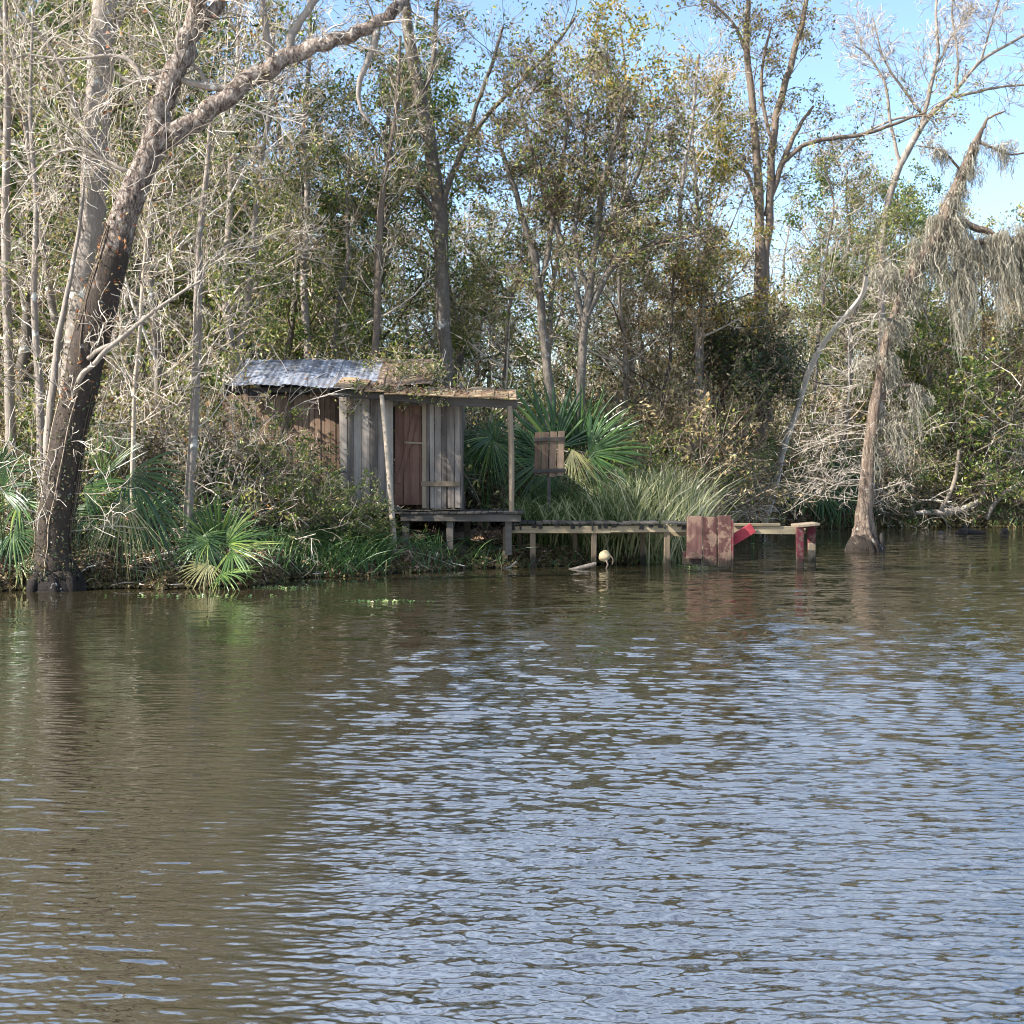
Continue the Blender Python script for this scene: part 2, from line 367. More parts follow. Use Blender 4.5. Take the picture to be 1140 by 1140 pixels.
# ------------------------------------------------------------------ ground and water
SHORE = np.array([(-60, 17.5), (-20, 19.3), (-9, 20.2), (-7.4, 20.5), (-5.6, 20.9), (-3.9, 21.2), (-3.55, 22.6), (-2.1, 23.8), (-.2, 25.3), (2.2, 26.2),
                  (3.5, 27.4), (4.6, 31.0), (6.0, 37.0), (8.1, 41.2), (11.5, 42.3), (15.3, 42.0), (22, 41), (60, 38)])
_ph = RNG.uniform(0, 6.28, 12)
def shore(x):
    x = np.asarray(x, float)
    s = np.interp(x, SHORE[:, 0], SHORE[:, 1])
    return s + .14 * np.sin(2.3 * x + _ph[0]) + .09 * np.sin(5.1 * x + _ph[1]) + .05 * np.sin(11 * x + _ph[2]) + .035 * np.sin(23 * x + _ph[9]) + .02 * np.sin(41 * x + _ph[10])
def ground_z(x, y):
    x = np.asarray(x, float); y = np.asarray(y, float)
    d = y - shore(x)
    land = .34 * (1 - np.exp(-np.maximum(d, 0) / .35)) + .045 * np.minimum(np.maximum(d, 0), 14)
    lump = .05 * np.sin(1.7 * x + _ph[3]) * np.sin(1.3 * y + _ph[4]) + .035 * np.sin(4.1 * x + 2.2 * y + _ph[5]) + .025 * np.sin(7.7 * x - 5.3 * y + _ph[6]) + .03 * np.sin(17 * x + 3 * np.sin(6 * y)) * np.sin(14 * y + 2 * np.sin(9 * x + _ph[8]))
    return np.where(d > 0, land + lump * np.clip(d / .6, 0, 1), np.maximum(-1.2, .9 * d))

def build_ground():
    xs = np.concatenate([np.linspace(-160, -24, 18)[:-1], np.linspace(-24, 26, 420), np.linspace(26, 160, 18)[1:]])
    ds = np.concatenate([np.linspace(-3, -.3, 8), np.linspace(-.2, 1.6, 40), np.linspace(1.75, 14, 70), np.linspace(15, 260, 30)])
    X = np.repeat(xs[:, None], len(ds), 1); Yg = shore(X) + ds[None, :]
    V = np.stack([X, Yg, ground_z(X, Yg)], -1)
    idx = np.arange(V.shape[0] * V.shape[1]).reshape(V.shape[:2])
    Q = np.stack([idx[:-1, :-1], idx[1:, :-1], idx[1:, 1:], idx[:-1, 1:]], -1)
    b = MB(); b.add(V, Q, 0, .5, True)
    tag(obj('ground', b, M['soil']), kind='structure')
build_ground()

def build_water():
    """one sheet of water with real wind ripples; the grid is finer towards the near bank of the bayou"""
    rr = [4.0]
    while rr[-1] < 75: rr.append(rr[-1] + max(.007, .00016 * rr[-1] ** 2))
    rr = np.array(rr)
    th = np.linspace(-.47, .47, 680)
    R, T = np.meshgrid(rr, th, indexing='ij')
    X, Yw = R * np.tan(T), R.copy()
    g = np.random.default_rng(3)
    Z = np.zeros_like(X)
    wd = math.radians(267)
    u = X / np.maximum(Yw, 1)
    sm = lambda a, b, v: np.clip((v - a) / (b - a), 0, 1) ** 2 * (3 - 2 * np.clip((v - a) / (b - a), 0, 1))
    gust = .5 + .5 * np.sin(.55 * X + .21 * Yw + 1.0) * np.sin(.33 * Yw - .2 * X + .4)
    amp = .34 + .76 * sm(-.20, -.07, u + .02 * np.sin(.8 * Yw))
    amp = amp * (.75 + .35 * gust)
    lee = sm(0, 5.5, shore(X) - Yw)
    amp = amp * (.10 + .90 * lee)
    for i in range(90):
        lam = .029 * (6.6 ** (g.random() ** 1.1))
        k = 2 * math.pi / lam
        a = wd + g.normal() * .27
        slope = .057 * (lam / .2) ** -.05
        ph = k * (X * math.cos(a) + Yw * math.sin(a)) + g.random() * 6.28
        px_row = np.maximum(.007, .00016 * R ** 2)                         # spacing of the grid rows: leave out what it cannot carry
        keep = np.clip(lam / (3.0 * px_row) - .6, 0, 1)
        env = .6 + .4 * np.sin(X * g.normal() * .9 + Yw * g.normal() * .5 + g.random() * 6)
        Z += slope / k * (np.sin(ph) - .22 * np.cos(2 * ph)) * keep * env
    Z *= amp
    V = np.stack([X, Yw, Z], -1)
    idx = np.arange(X.size).reshape(X.shape)
    Q = np.stack([idx[:-1, :-1], idx[:-1, 1:], idx[1:, 1:], idx[1:, :-1]], -1)
    b = MB(); b.add(V, Q, 0, amp[:-1, :-1].ravel(), True)
    # quiet water all around, a hair lower
    for (x0, x1, y0, y1) in ((-160, 160, -40, 4.0), ):
        b.add([(x0, y0, 0), (x1, y0, 0), (x1, y1, 0), (x0, y1, 0)], [[0, 1, 2, 3]], 0, .5, True)
    tx = math.tan(.47)
    b.add([(-160, 4.0, 0), (-4.0 * tx, 4.0, 0), (-75 * tx, 75, 0), (-160, 75, 0)], [[0, 1, 2, 3]], 0, .5, True)
    b.add([(4.0 * tx, 4.0, 0), (160, 4.0, 0), (160, 75, 0), (75 * tx, 75, 0)], [[0, 1, 2, 3]], 0, .5, True)
    tag(obj('water', b, M['water']), kind='structure')
build_water()

# ------------------------------------------------------------------ plant helpers
def spline(pts, n):
    """smooth curve through (x, y, z, r) rows"""
    pts = np.asarray(pts, float)
    if len(pts) == 2:
        t = np.linspace(0, 1, n)[:, None]; return pts[0] * (1 - t) + pts[1] * t
    p = np.vstack([2 * pts[0] - pts[1], pts, 2 * pts[-1] - pts[-2]])
    out = []
    m = len(pts) - 1
    for t in np.linspace(0, m - 1e-6, n):
        i = int(t); f = t - i
        a, b, c, d = p[i:i + 4]
        out.append(.5 * (2 * b + (c - a) * f + (2 * a - 5 * b + 4 * c - d) * f * f + (3 * b - a - 3 * c + d) * f ** 3))
    out = np.array(out); out[:, 3] = np.maximum(out[:, 3], .002)
    return out

def pxcurve(rows, Y, n=None, dy=0.0):
    """rows of (px, py, width_px[, extra depth]) at distance Y -> smooth (x,y,z,r)"""
    L = []
    for i, r in enumerate(rows):
        yy = Y + (r[3] if len(r) > 3 else 0) + dy * i
        p = P(r[0], r[1], yy)
        L.append((*p, r[2] * .5 * mpp(yy)))
    return spline(L, n or 5 * len(rows))

def wobble(c, amt):
    c = c.copy()
    k = np.arange(len(c)); w = np.zeros((len(c), 3))
    for f in (.35, .6, .95):
        w += np.sin(k[:, None] * f + RNG.uniform(0, 6.28, 3)) * RNG.uniform(.4, 1, 3)
    c[:, :3] += w * (c[:, 3:4] * amt) * np.minimum(k, 3)[:, None] / 3
    return c

def tube(mb, c, sides=8, mat=0, tint=None, lump=0.0, ref=None):
    """tapered limb with an uneven skin"""
    pts, rad = c[:, :3], c[:, 3]
    n = len(c)
    tan = nrm(np.gradient(pts, axis=0))
    rf = np.eye(3)[np.argmin(np.abs(nrm(tan.mean(0))))]
    u = nrm(np.cross(tan, rf)); w = np.cross(tan, u)
    ang = np.arange(sides) * 2 * math.pi / sides
    ph = RNG.uniform(0, 6.28, 4)
    i = np.arange(n)[:, None]
    k = 1 + lump * (np.sin(2 * ang + ph[0] + .12 * i) + .7 * np.sin(3 * ang + ph[1] + .2 * i) + .5 * np.sin(.5 * i + ph[2]) + RNG.normal(size=(n, sides)) * .25)
    V = pts[:, None] + (rad[:, None] * k)[..., None] * (u[:, None] * np.cos(ang)[:, None] + w[:, None] * np.sin(ang)[:, None])
    idx = np.arange(n * sides).reshape(n, sides); nx = np.roll(idx, -1, 1)
    Q = np.stack([idx[:-1], nx[:-1], nx[1:], idx[1:]], -1)
    mb.add(V, Q, mat, RNG.random() if tint is None else tint, True)

def rand_perp(d):
    v = RNG.normal(size=3); v -= d * v.dot(d)
    return v / max(np.linalg.norm(v), 1e-6)

def grow(out, p, d, length, r, lvl, spec):
    """recursive twigs: appends (points, radii, level)"""
    n = 5
    d = d / np.linalg.norm(d)
    pts = [np.array(p, float)]; dd = d.copy()
    for i in range(n - 1):
        dd = dd + RNG.normal(size=3) * spec.get('wander', .16) + np.array([0, 0, spec.get('up', .04)])
        dd /= np.linalg.norm(dd)
        pts.append(pts[-1] + dd * length / (n - 1))
    pts = np.array(pts)
    rr = r * np.linspace(1, .35, n)
    out.append((pts, rr, lvl))
    kids = spec['kids']
    if lvl < len(kids):
        k = kids[lvl]; k = int(k) + (RNG.random() < k - int(k))
        for j in range(k):
            t = RNG.uniform(.2, 1) * (n - 1.001); i = int(t); f = t - i
            q = pts[i] * (1 - f) + pts[i + 1] * f
            dl = nrm(pts[i + 1] - pts[i])
            a = math.radians(RNG.uniform(*spec.get('ang', (28, 62))))
            nd = dl * math.cos(a) + rand_perp(dl) * math.sin(a)
            grow(out, q, nd, length * RNG.uniform(*spec.get('len', (.4, .72))) * (1.1 - .35 * t / (n - 1)), rr[i] * spec.get('rk', .6), lvl + 1, spec)

def put_twigs(mb, out, mats, minr=.0035, sides=(6, 5, 4, 3, 3, 3)):
    for pts, rr, lvl in out:
        mb.line(pts, np.maximum(rr, minr), sides[min(lvl, 5)], mats[min(lvl, len(mats) - 1)])

def leaf_points(out, n, lvl_min, spread):
    L = [o for o in out if o[2] >= lvl_min]
    if not L or n <= 0: return np.zeros((0, 3))
    A = np.array([o[0] for o in L])
    w = np.linalg.norm(A[:, -1] - A[:, 0], axis=1); w = w / w.sum()
    # leaves sit in clumps: some twigs carry many, some none
    w = w * RNG.gamma(.45, 1.0, len(w)); w /= w.sum()
    i = RNG.choice(len(L), n, p=w); t = RNG.random(n) ** .7 * 3.999
    a = t.astype(int); f = (t - a)[:, None]
    return A[i, a] * (1 - f) + A[i, a + 1] * f + RNG.normal(size=(n, 3)) * spread

def attach(curve, n, t0, t1, length, r, spec, out, rk=.35, bias=(0, 0, 0), rel=None):
    """twigs off a limb curve"""
    m = len(curve)
    for j in range(n):
        t = RNG.uniform(t0, t1) * (m - 1.001); i = int(t); f = t - i
        q = curve[i, :3] * (1 - f) + curve[i + 1, :3] * f
        dl = nrm(curve[i + 1, :3] - curve[i, :3])
        a = math.radians(RNG.uniform(35, 80))
        d = dl * math.cos(a) + rand_perp(dl) * math.sin(a) + np.array(bias)
        rr = min(r, curve[i, 3] * rk) if r else curve[i, 3] * rk
        grow(out, q, d, length * RNG.uniform(.6, 1.25), rr, 0, spec)

# generic trees ------------------------------------------------------
def proto_tree(h, r, crown0, limb_len, n_limb, kids, bark, twig, leafs, nleaf, lsize, lean=.05, up=.06, spread=.10, ang=(30, 65), minr=.0035):
    """(trunk builder, crown builder); leafs = [(material, share)]"""
    n = 12
    z = np.linspace(0, h, n)
    off = np.cumsum(RNG.normal(size=(n, 2)) * h * .012, 0) + np.outer(z, RNG.normal(size=2) * lean)
    c = np.column_stack([off[:, 0], off[:, 1], z, r * np.interp(z / h, [0, .04, .1, .6, 1], [1.35, 1.1, 1, .6, .15])])
    t = MB(); tube(t, spline(c, 26), 9, 0, lump=.05)
    cr = MB(); out = []
    for j in range(n_limb):
        f = crown0 + (1 - crown0) * ((j + RNG.random()) / n_limb)
        q = np.array([np.interp(f * h, z, c[:, k]) for k in range(3)])
        az = RNG.uniform(0, 6.28); el = math.radians(RNG.uniform(8, 60))
        d = np.array([math.cos(az) * math.cos(el), math.sin(az) * math.cos(el), math.sin(el)])
        shape = math.sin(math.pi * min(1, max(0, (f - crown0) / (1 - crown0) * .85 + .15))) * .75 + .3
        grow(out, q, d, limb_len * shape * RNG.uniform(.7, 1.2), max(.006, np.interp(f * h, z, c[:, 3]) * .42), 0, dict(kids=kids, up=up, ang=ang))
    put_twigs(cr, out, [1, 1, 1], minr)
    k = len(kids)
    for i, (mi, sh) in enumerate(leafs):
        cr.leaves(leaf_points(out, int(nleaf * sh), k - 1, spread), lsize, 2 + i)
    return t, cr, [M[bark]], [M[bark], M[twig]] + [M[x] for x, _ in leafs]

def proto_shrub(h, w, nstem, kids, twig, leafs, nleaf, lsize, minr=.004, up=.05, spread=.06):
    s, cr, out = MB(), MB(), []
    for j in range(nstem):
        az = RNG.uniform(0, 6.28); el = math.radians(RNG.uniform(35, 85))
        d = np.array([math.cos(az) * math.cos(el) * w / h * 1.4, math.sin(az) * math.cos(el) * w / h * 1.4, math.sin(el)])
        q = np.array([RNG.normal() * .15, RNG.normal() * .15, 0])
        grow(out, q, d, h * RNG.uniform(.6, 1.05), .012 * h / 2 + .006, 0, dict(kids=kids, up=up, ang=(25, 65), wander=.2))
    put_twigs(s, [o for o in out if o[2] == 0], [0], minr)
    put_twigs(cr, [o for o in out if o[2] > 0], [0], minr)
    for i, (mi, sh) in enumerate(leafs):
        cr.leaves(leaf_points(out, int(nleaf * sh), len(kids) - 1, spread), lsize, 1 + i)
    return s, cr, [M[twig]], [M[twig]] + [M[x] for x, _ in leafs]

def wobj(name, mb, mats, parent):
    """mesh built in world coordinates, hung under a thing whose base is elsewhere"""
    mb.bake(); o = parent; off = np.array(o.location)
    while o.parent is not None: o = o.parent; off = off + np.array(o.location)
    mb.V = mb.V - off; mb.v = [mb.V]
    return obj(name, mb, mats, parent)

# ------------------------------------------------------------------ the shack
def rect(mb, x0, y0, x1, y1, Y, th=.025, mat=0, tint=None, bev=.004, lean=0.0, yaw=0.0):
    """a board seen between two photo corners, standing at distance Y"""
    a = P(x0, y1, Y); b = P(x1, y0, Y)
    c = (a + b) / 2; s = (abs(b[0] - a[0]), th, abs(b[2] - a[2]))
    cl, sl = math.cos(lean), math.sin(lean); cy, sy = math.cos(yaw), math.sin(yaw)
    Rm = np.array([[cy, -sy, 0], [sy, cy, 0], [0, 0, 1]]) @ np.array([[cl, 0, sl], [0, 1, 0], [-sl, 0, cl]])
    mb.box(c, s, mat, tint, Rm, bev)

def planks(mb, x0, x1, y0, y1, Y, w=6.5, mat=0, gap=.7, ragged=3, tints=(.1, .9), th=.022):
    x = x0
    while x < x1 - 1:
        ww = min(w * RNG.uniform(.75, 1.35), x1 - x)
        rect(mb, x + gap * .5, y0 + RNG.uniform(-ragged, ragged) * .3, x + ww - gap * .5, y1 + RNG.uniform(-ragged, ragged), Y + RNG.uniform(-.008, .008), th, mat, RNG.uniform(*tints), .003, RNG.normal() * .006)
        x += ww

def build_shack():
    Y = 25.4
    root = thing('shack', 'weathered grey plank shack with rusty metal roof beside the water', 'shack', tuple(P(445, 566, Y)))
    base = Vector(root.location)
    # main body: front wall, side walls, back
    w = MB()
    planks(w, 345, 378, 432, 562, 26.1, 6, 1, .9, 4, (.15, .8))
    planks(w, 248, 345, 440, 566, 26.15, 7, 1, .9, 4, (.3, .9))
    wobj('wall', w, [M['wood_grey'], M['wood_brown']], root)
    xl, xr = P(248, 500, 26.1)[0], P(512, 500, 26.1)[0]
    for x in (xl, xr):
        s = MB(); yy = 26.2
        while yy < 29.0:
            ww = RNG.uniform(.11, .17)
            s.box((x, yy + ww / 2, 2.1), (.022, ww - .008, 2.6), 0, RNG.random(), None, .003); yy += ww
        wobj('wall', s, [M['wood_grey']], root)
    s = MB(); xx = xl
    while xx < xr:
        ww = RNG.uniform(.12, .18); s.box((xx + ww / 2, 29.05, 2.1), (ww - .006, .022, 2.6), 0, None, None, .003); xx += ww
    wobj('wall', s, [M['wood_grey']], root)
    # porch front wall: left planks, right planks, lintel
    f = MB()
    planks(f, 378, 438, 441, 563, Y, 7.5, 0, .8, 2, (.25, .95))
    planks(f, 471, 514, 443, 566, Y, 6.3, 0, .8, 1, (.2, .95))
    rect(f, 436, 443, 473, 452, Y + .01, .03, 0, .25)
    wobj('wall', f, [M['wood_grey']], root)
    sw = MB()
    yy = Y
    while yy < 26.1:
        ww = RNG.uniform(.1, .16); x = P(513.5, 500, Y)[0]
        sw.box((x, yy + ww / 2 + .02, 2.02), (.022, ww - .008, 1.95), 0, RNG.random() * .4, None, .003); yy += ww
    wobj('wall', sw, [M['wood_grey']], root)
    bt = MB()
    rect(bt, 469, 536, 512, 541.5, Y - .03, .03, 0, .55, .004, .01)
    rect(bt, 378, 559, 438, 563, Y - .03, .03, 0, .5, .004)
    rect(bt, 470, 443, 474.5, 566, Y - .025, .025, 0, .9)
    wobj('batten', bt, [M['wood_post']], root)
    # door
    dr = MB()
    planks(dr, 439.5, 469.5, 452, 562, Y + .015, 9, 0, .35, 0, (.35, .65))
    d = wobj('door', dr, [M['wood_door']], root)
    d['label'] = 'reddish brown plank door with a diagonal brace'
    br = MB()
    a, b_ = P(444, 538, Y - .02), P(463, 462, Y - .02)
    L = np.linalg.norm(b_ - a); an = math.atan2(b_[0] - a[0], b_[2] - a[2])
    ca, sa = math.cos(an), math.sin(an)
    br.box((a + b_) / 2, (.085, .02, L), 0, .45, [[ca, 0, sa], [0, 1, 0], [-sa, 0, ca]], .003)
    wobj('brace', br, [M['wood_door']], d)
    br = MB(); rect(br, 450, 492, 472, 494, Y - .03, .012, 0, .8, .002, .04)
    wobj('latch', br, [M['wood_post']], d)
    # metal roof: three overlapping corrugated sheets, one slope to the water and one away
    def sheet(xa, xb, lift, kx):
        s = MB(); nx, ny = 90, 8
        us = np.linspace(0, 1, nx); vs = np.linspace(0, 1, ny)
        U, Vv = np.meshgrid(us, vs, indexing='ij')
        X = xa + (xb - xa) * U
        e0, e1 = 25.75, 27.5
        Yv = e0 + (e1 - e0) * Vv + .03 * np.sin(9 * U + kx)
        Z = 3.27 + .62 * Vv + 0.005 * np.sin(X * 2 * math.pi / .11) + .008 * np.sin(3 * U + 1.5 * Vv + kx) + lift + .03 * np.sin(3.1 * U + kx) * (1 - Vv)
        idx = np.arange(nx * ny).reshape(nx, ny)
        Q = np.stack([idx[:-1, :-1], idx[1:, :-1], idx[1:, 1:], idx[:-1, 1:]], -1)
        V = np.stack([X, Yv, Z], -1); s.add(V, Q, 0, RNG.random(), True)
        V2 = V.copy(); V2[..., 2] -= .004; s.add(V2, Q[..., ::-1], 0, .5, True)
        return s
    X0, X1 = P(258, 430, 25.75)[0], P(478, 430, 25.75)[0]
    rf = MB()
    for i in range(4):
        rf.cat(sheet(X0 + (X1 - X0) * i / 4 - .05, X0 + (X1 - X0) * (i + 1) / 4 + .05, .012 * (i % 2), i * 1.7))
    rf.bake(); cx_ = rf.V[rf.Fq].mean(1)[:, 0]; rf.Mi = (cx_ > P(418, 430, 25.75)[0]).astype(int); rf.m = [rf.Mi]
    bk = MB(); bk.add([(X0, 27.5, 3.89), (X1, 27.5, 3.89), (X1, 29.3, 3.2), (X0, 29.3, 3.2)], [[0, 1, 2, 3]], 0, .5)
    rf.cat(bk)
    wobj('metal_roof', rf, [M['roof_metal'], M['roof_rust']], root)
    ra = MB()
    for px in (272, 300, 335, 366):
        x = P(px, 433, 25.8)[0]
        ra.box((x, 26.6, 3.46), (.05, 1.7, .08), 0, None, [[1, 0, 0], [0, math.cos(.34), -math.sin(.34)], [0, math.sin(.34), math.cos(.34)]], .004)
    rect(ra, 262, 431.5, 378, 437, 25.95, .05, 0, .2)
    wobj('rafter', ra, [M['wood_sill']], root)
    # porch roof: short boards side by side, running back and up to the main roof
    pr = MB()
    x = 371.0
    while x < 574:
        ww = min(RNG.uniform(9, 23), 575 - x)
        f0 = (x - 371) / 204; yb = np.interp(x, [371, 430, 500, 575], [434, 441, 444, 447])
        a = P(x + ww / 2, yb - 1.5, 24.85); th = .17 + RNG.normal() * .012
        L = 1.35
        cx = a[0]; cy = 24.85 + L / 2 * math.cos(th); cz = a[2] + .02 + L / 2 * math.sin(th)
        rx = np.array([[1, 0, 0], [0, math.cos(th), -math.sin(th)], [0, math.sin(th), math.cos(th)]])
        tz = RNG.normal() * .03
        rz = np.array([[math.cos(tz), 0, math.sin(tz)], [0, 1, 0], [-math.sin(tz), 0, math.cos(tz)]])
        if RNG.random() < .97:
            Lx = L + RNG.uniform(-.06, .06)
            pr.box((cx, cy + RNG.uniform(-.05, .03), cz + RNG.uniform(-.008, .012)), (ww * mpp(24.9) - .004, Lx, .022), 0, RNG.random(), rz @ rx, .003)
        x += ww
    wobj('porch_roof', pr, [M['roof_board']], root)
    bm = MB()
    a, b_ = P(373, 437.5, 25.0), P(499, 447, 25.0); c_ = P(576, 450, 25.0)
    for p, q, h in ((a, b_, .12), (b_, c_, .15)):
        L = np.linalg.norm(q - p); an = -math.atan2(q[2] - p[2], q[0] - p[0])
        bm.box((p + q) / 2, (L, .05, h), 0, .25, [[math.cos(an), 0, math.sin(an)], [0, 1, 0], [-math.sin(an), 0, math.cos(an)]], .005)
    a = P(575, 447, 25.0); bm.box((a[0] - .06, 25.7, a[2] + .12), (.05, 1.35, .10), 0, .3, [[1, 0, 0], [0, math.cos(.2), -math.sin(.2)], [0, math.sin(.2), math.cos(.2)]], .004)
    wobj('porch_beam', bm, [M['wood_sill']], root)
    po = MB(); a, b_ = P(569.5, 571, 25.0), P(567.5, 452, 25.0)
    tube(po, spline([(*a, .052), (*(a * .4 + b_ * .6 + [.015, 0, 0]), .055), (*b_, .05)], 12), 7, 0, .8, .06)
    wobj('porch_post', po, [M['wood_post']], root)
    # porch floor, its rim and the posts it stands on
    dk = MB()
    x = 432.0
    while x < 578:
        ww = RNG.uniform(7, 10); a = P(x + ww / 2, 570, 24.9)
        dk.box((a[0], 25.75, a[2] - .02 + RNG.normal() * .004), (ww * mpp(25) - .01, 1.75 + RNG.uniform(-.08, .08), .03), 0, RNG.random(), None, .003); x += ww
    wobj('porch_floor', dk, [M['wood_deck']], root)
    rim = MB()
    rect(rim, 446, 572.5, 580, 580.5, 24.95, .05, 0, .35, .005, .004)
    rect(rim, 376, 563.5, 446, 568, 25.2, .05, 0, .6, .005, .01)
    wobj('floor_rim', rim, [M['wood_sill']], root)
    for px, yb, yt, Yp in ((501, 612, 580, 25.05), (452, 610, 580, 25.1), (566, 618, 580, 25.1), (520, 606, 578, 26.3)):
        q = MB(); a, b_ = P(px, yb, Yp), P(px, yt, Yp)
        q.box((a + b_) / 2, (.12, .12, b_[2] - a[2]), 0, .5, None, .008)
        wobj('floor_post', q, [M['wood_sill']], root)
    lf = MB(); k = 900
    px = RNG.uniform(372, 574, k); yb = np.interp(px, [371, 430, 500, 575], [434, 441, 444, 447]); dd = RNG.uniform(0, 1.25, k)
    dens = np.interp(px, [372, 480, 520, 575], [1, 1, .35, .15]); ok = RNG.random(k) < dens
    pp = np.array([P(a, b - 1.5, 24.85) for a, b in zip(px, yb)]); pp[:, 0] *= (24.85 + dd) / 24.85 * 0 + 1; pp[:, 1] += dd; pp[:, 2] += dd * math.tan(.17) + .05
    lf.leaves(pp[ok], .07, 0, None, .6, 1.5)
    lo = wobj('roof_litter', lf, [M['litter']], root); lo['kind'] = 'stuff'
    # vines lying on the roof
    v = MB(); out = []
    for px, py, yy in ((425, 412, 27), (445, 408, 27), (470, 410, 27), (455, 425, 26), (490, 432, 25.6), (415, 405, 27.2), (435, 402, 27.3), (460, 405, 27.3), (472, 418, 26.6), (450, 416, 26.5), (408, 436, 25.3), (440, 437, 25.2), (470, 440, 25.1), (430, 425, 26.2), (480, 420, 26.4)):
        for k in range(3): grow(out, P(px, py, yy), np.array([RNG.normal(), RNG.normal() * .5, RNG.uniform(-.3, .3)]), RNG.uniform(.3, .6), .007, 0, dict(kids=[4, 3], up=-.06, wander=.35))
    put_twigs(v, out, [0], .004)
    v.leaves(leaf_points(out, 2200, 1, .07), .06, 1); v.leaves(leaf_points(out, 900, 1, .06), .055, 2)
    vo = wobj('roof_vine', v, [M['twig_pale'], M['leaf_olive'], M['leaf_tan']], root)
build_shack()

def pole(name, rows, Y, mat, label, cat, sides=7, lump=.05, dy=0.0, twigs=None):
    c = pxcurve(rows, Y, 6 * len(rows), dy)
    b = MB(); tube(b, c, sides, 0, None, lump)
    if twigs:
        out = []; attach(c, *twigs, out); put_twigs(b, out, [0])
    return tag(obj(name, b, M[mat]), label, cat)

pole('leaning_pole', [(441, 650, 7), (439, 610, 7), (434, 540, 6.5), (429, 480, 6), (425, 440, 5)], 24.4, 'twig_pale', 'thin crooked pale pole leaning against the shack beside its door', 'pole', dy=.12)

# ------------------------------------------------------------------ hanging slatted panel
def build_panel():
    Y = 27.0
    g = P(615, 575, Y); g[2] = ground_z(g[0], g[1])
    root = thing('slatted_panel', 'small slatted wooden panel with two dark battens propped before the fan palm', 'panel', tuple(g))
    b = MB()
    xs = [594.5, 602.5, 611, 620, 628.5]
    for i in range(4):
        rect(b, xs[i] + .5, 481.5 - i * .5, xs[i + 1] - .5, 531 - i * .7 + RNG.uniform(-2, 2), Y, .025, 0, (.35, .55, .7, .85)[i], .004, .03)
    wobj('slat_board', b, [M['wood_brown']], root)
    for y, l in ((489, .02), (524, .03)):
        q = MB(); rect(q, 593.5, y - 2.2, 629.5, y + 2.2, Y - .03, .03, 0, .15, .004, -.02 - l * .5)
        wobj('batten', q, [M['wood_sill']], root)
    q = MB(); rect(q, 609, 500, 613, 600, Y + .07, .06, 0, .4, .004)
    wobj('post', q, [M['wood_sill']], root)
build_panel()

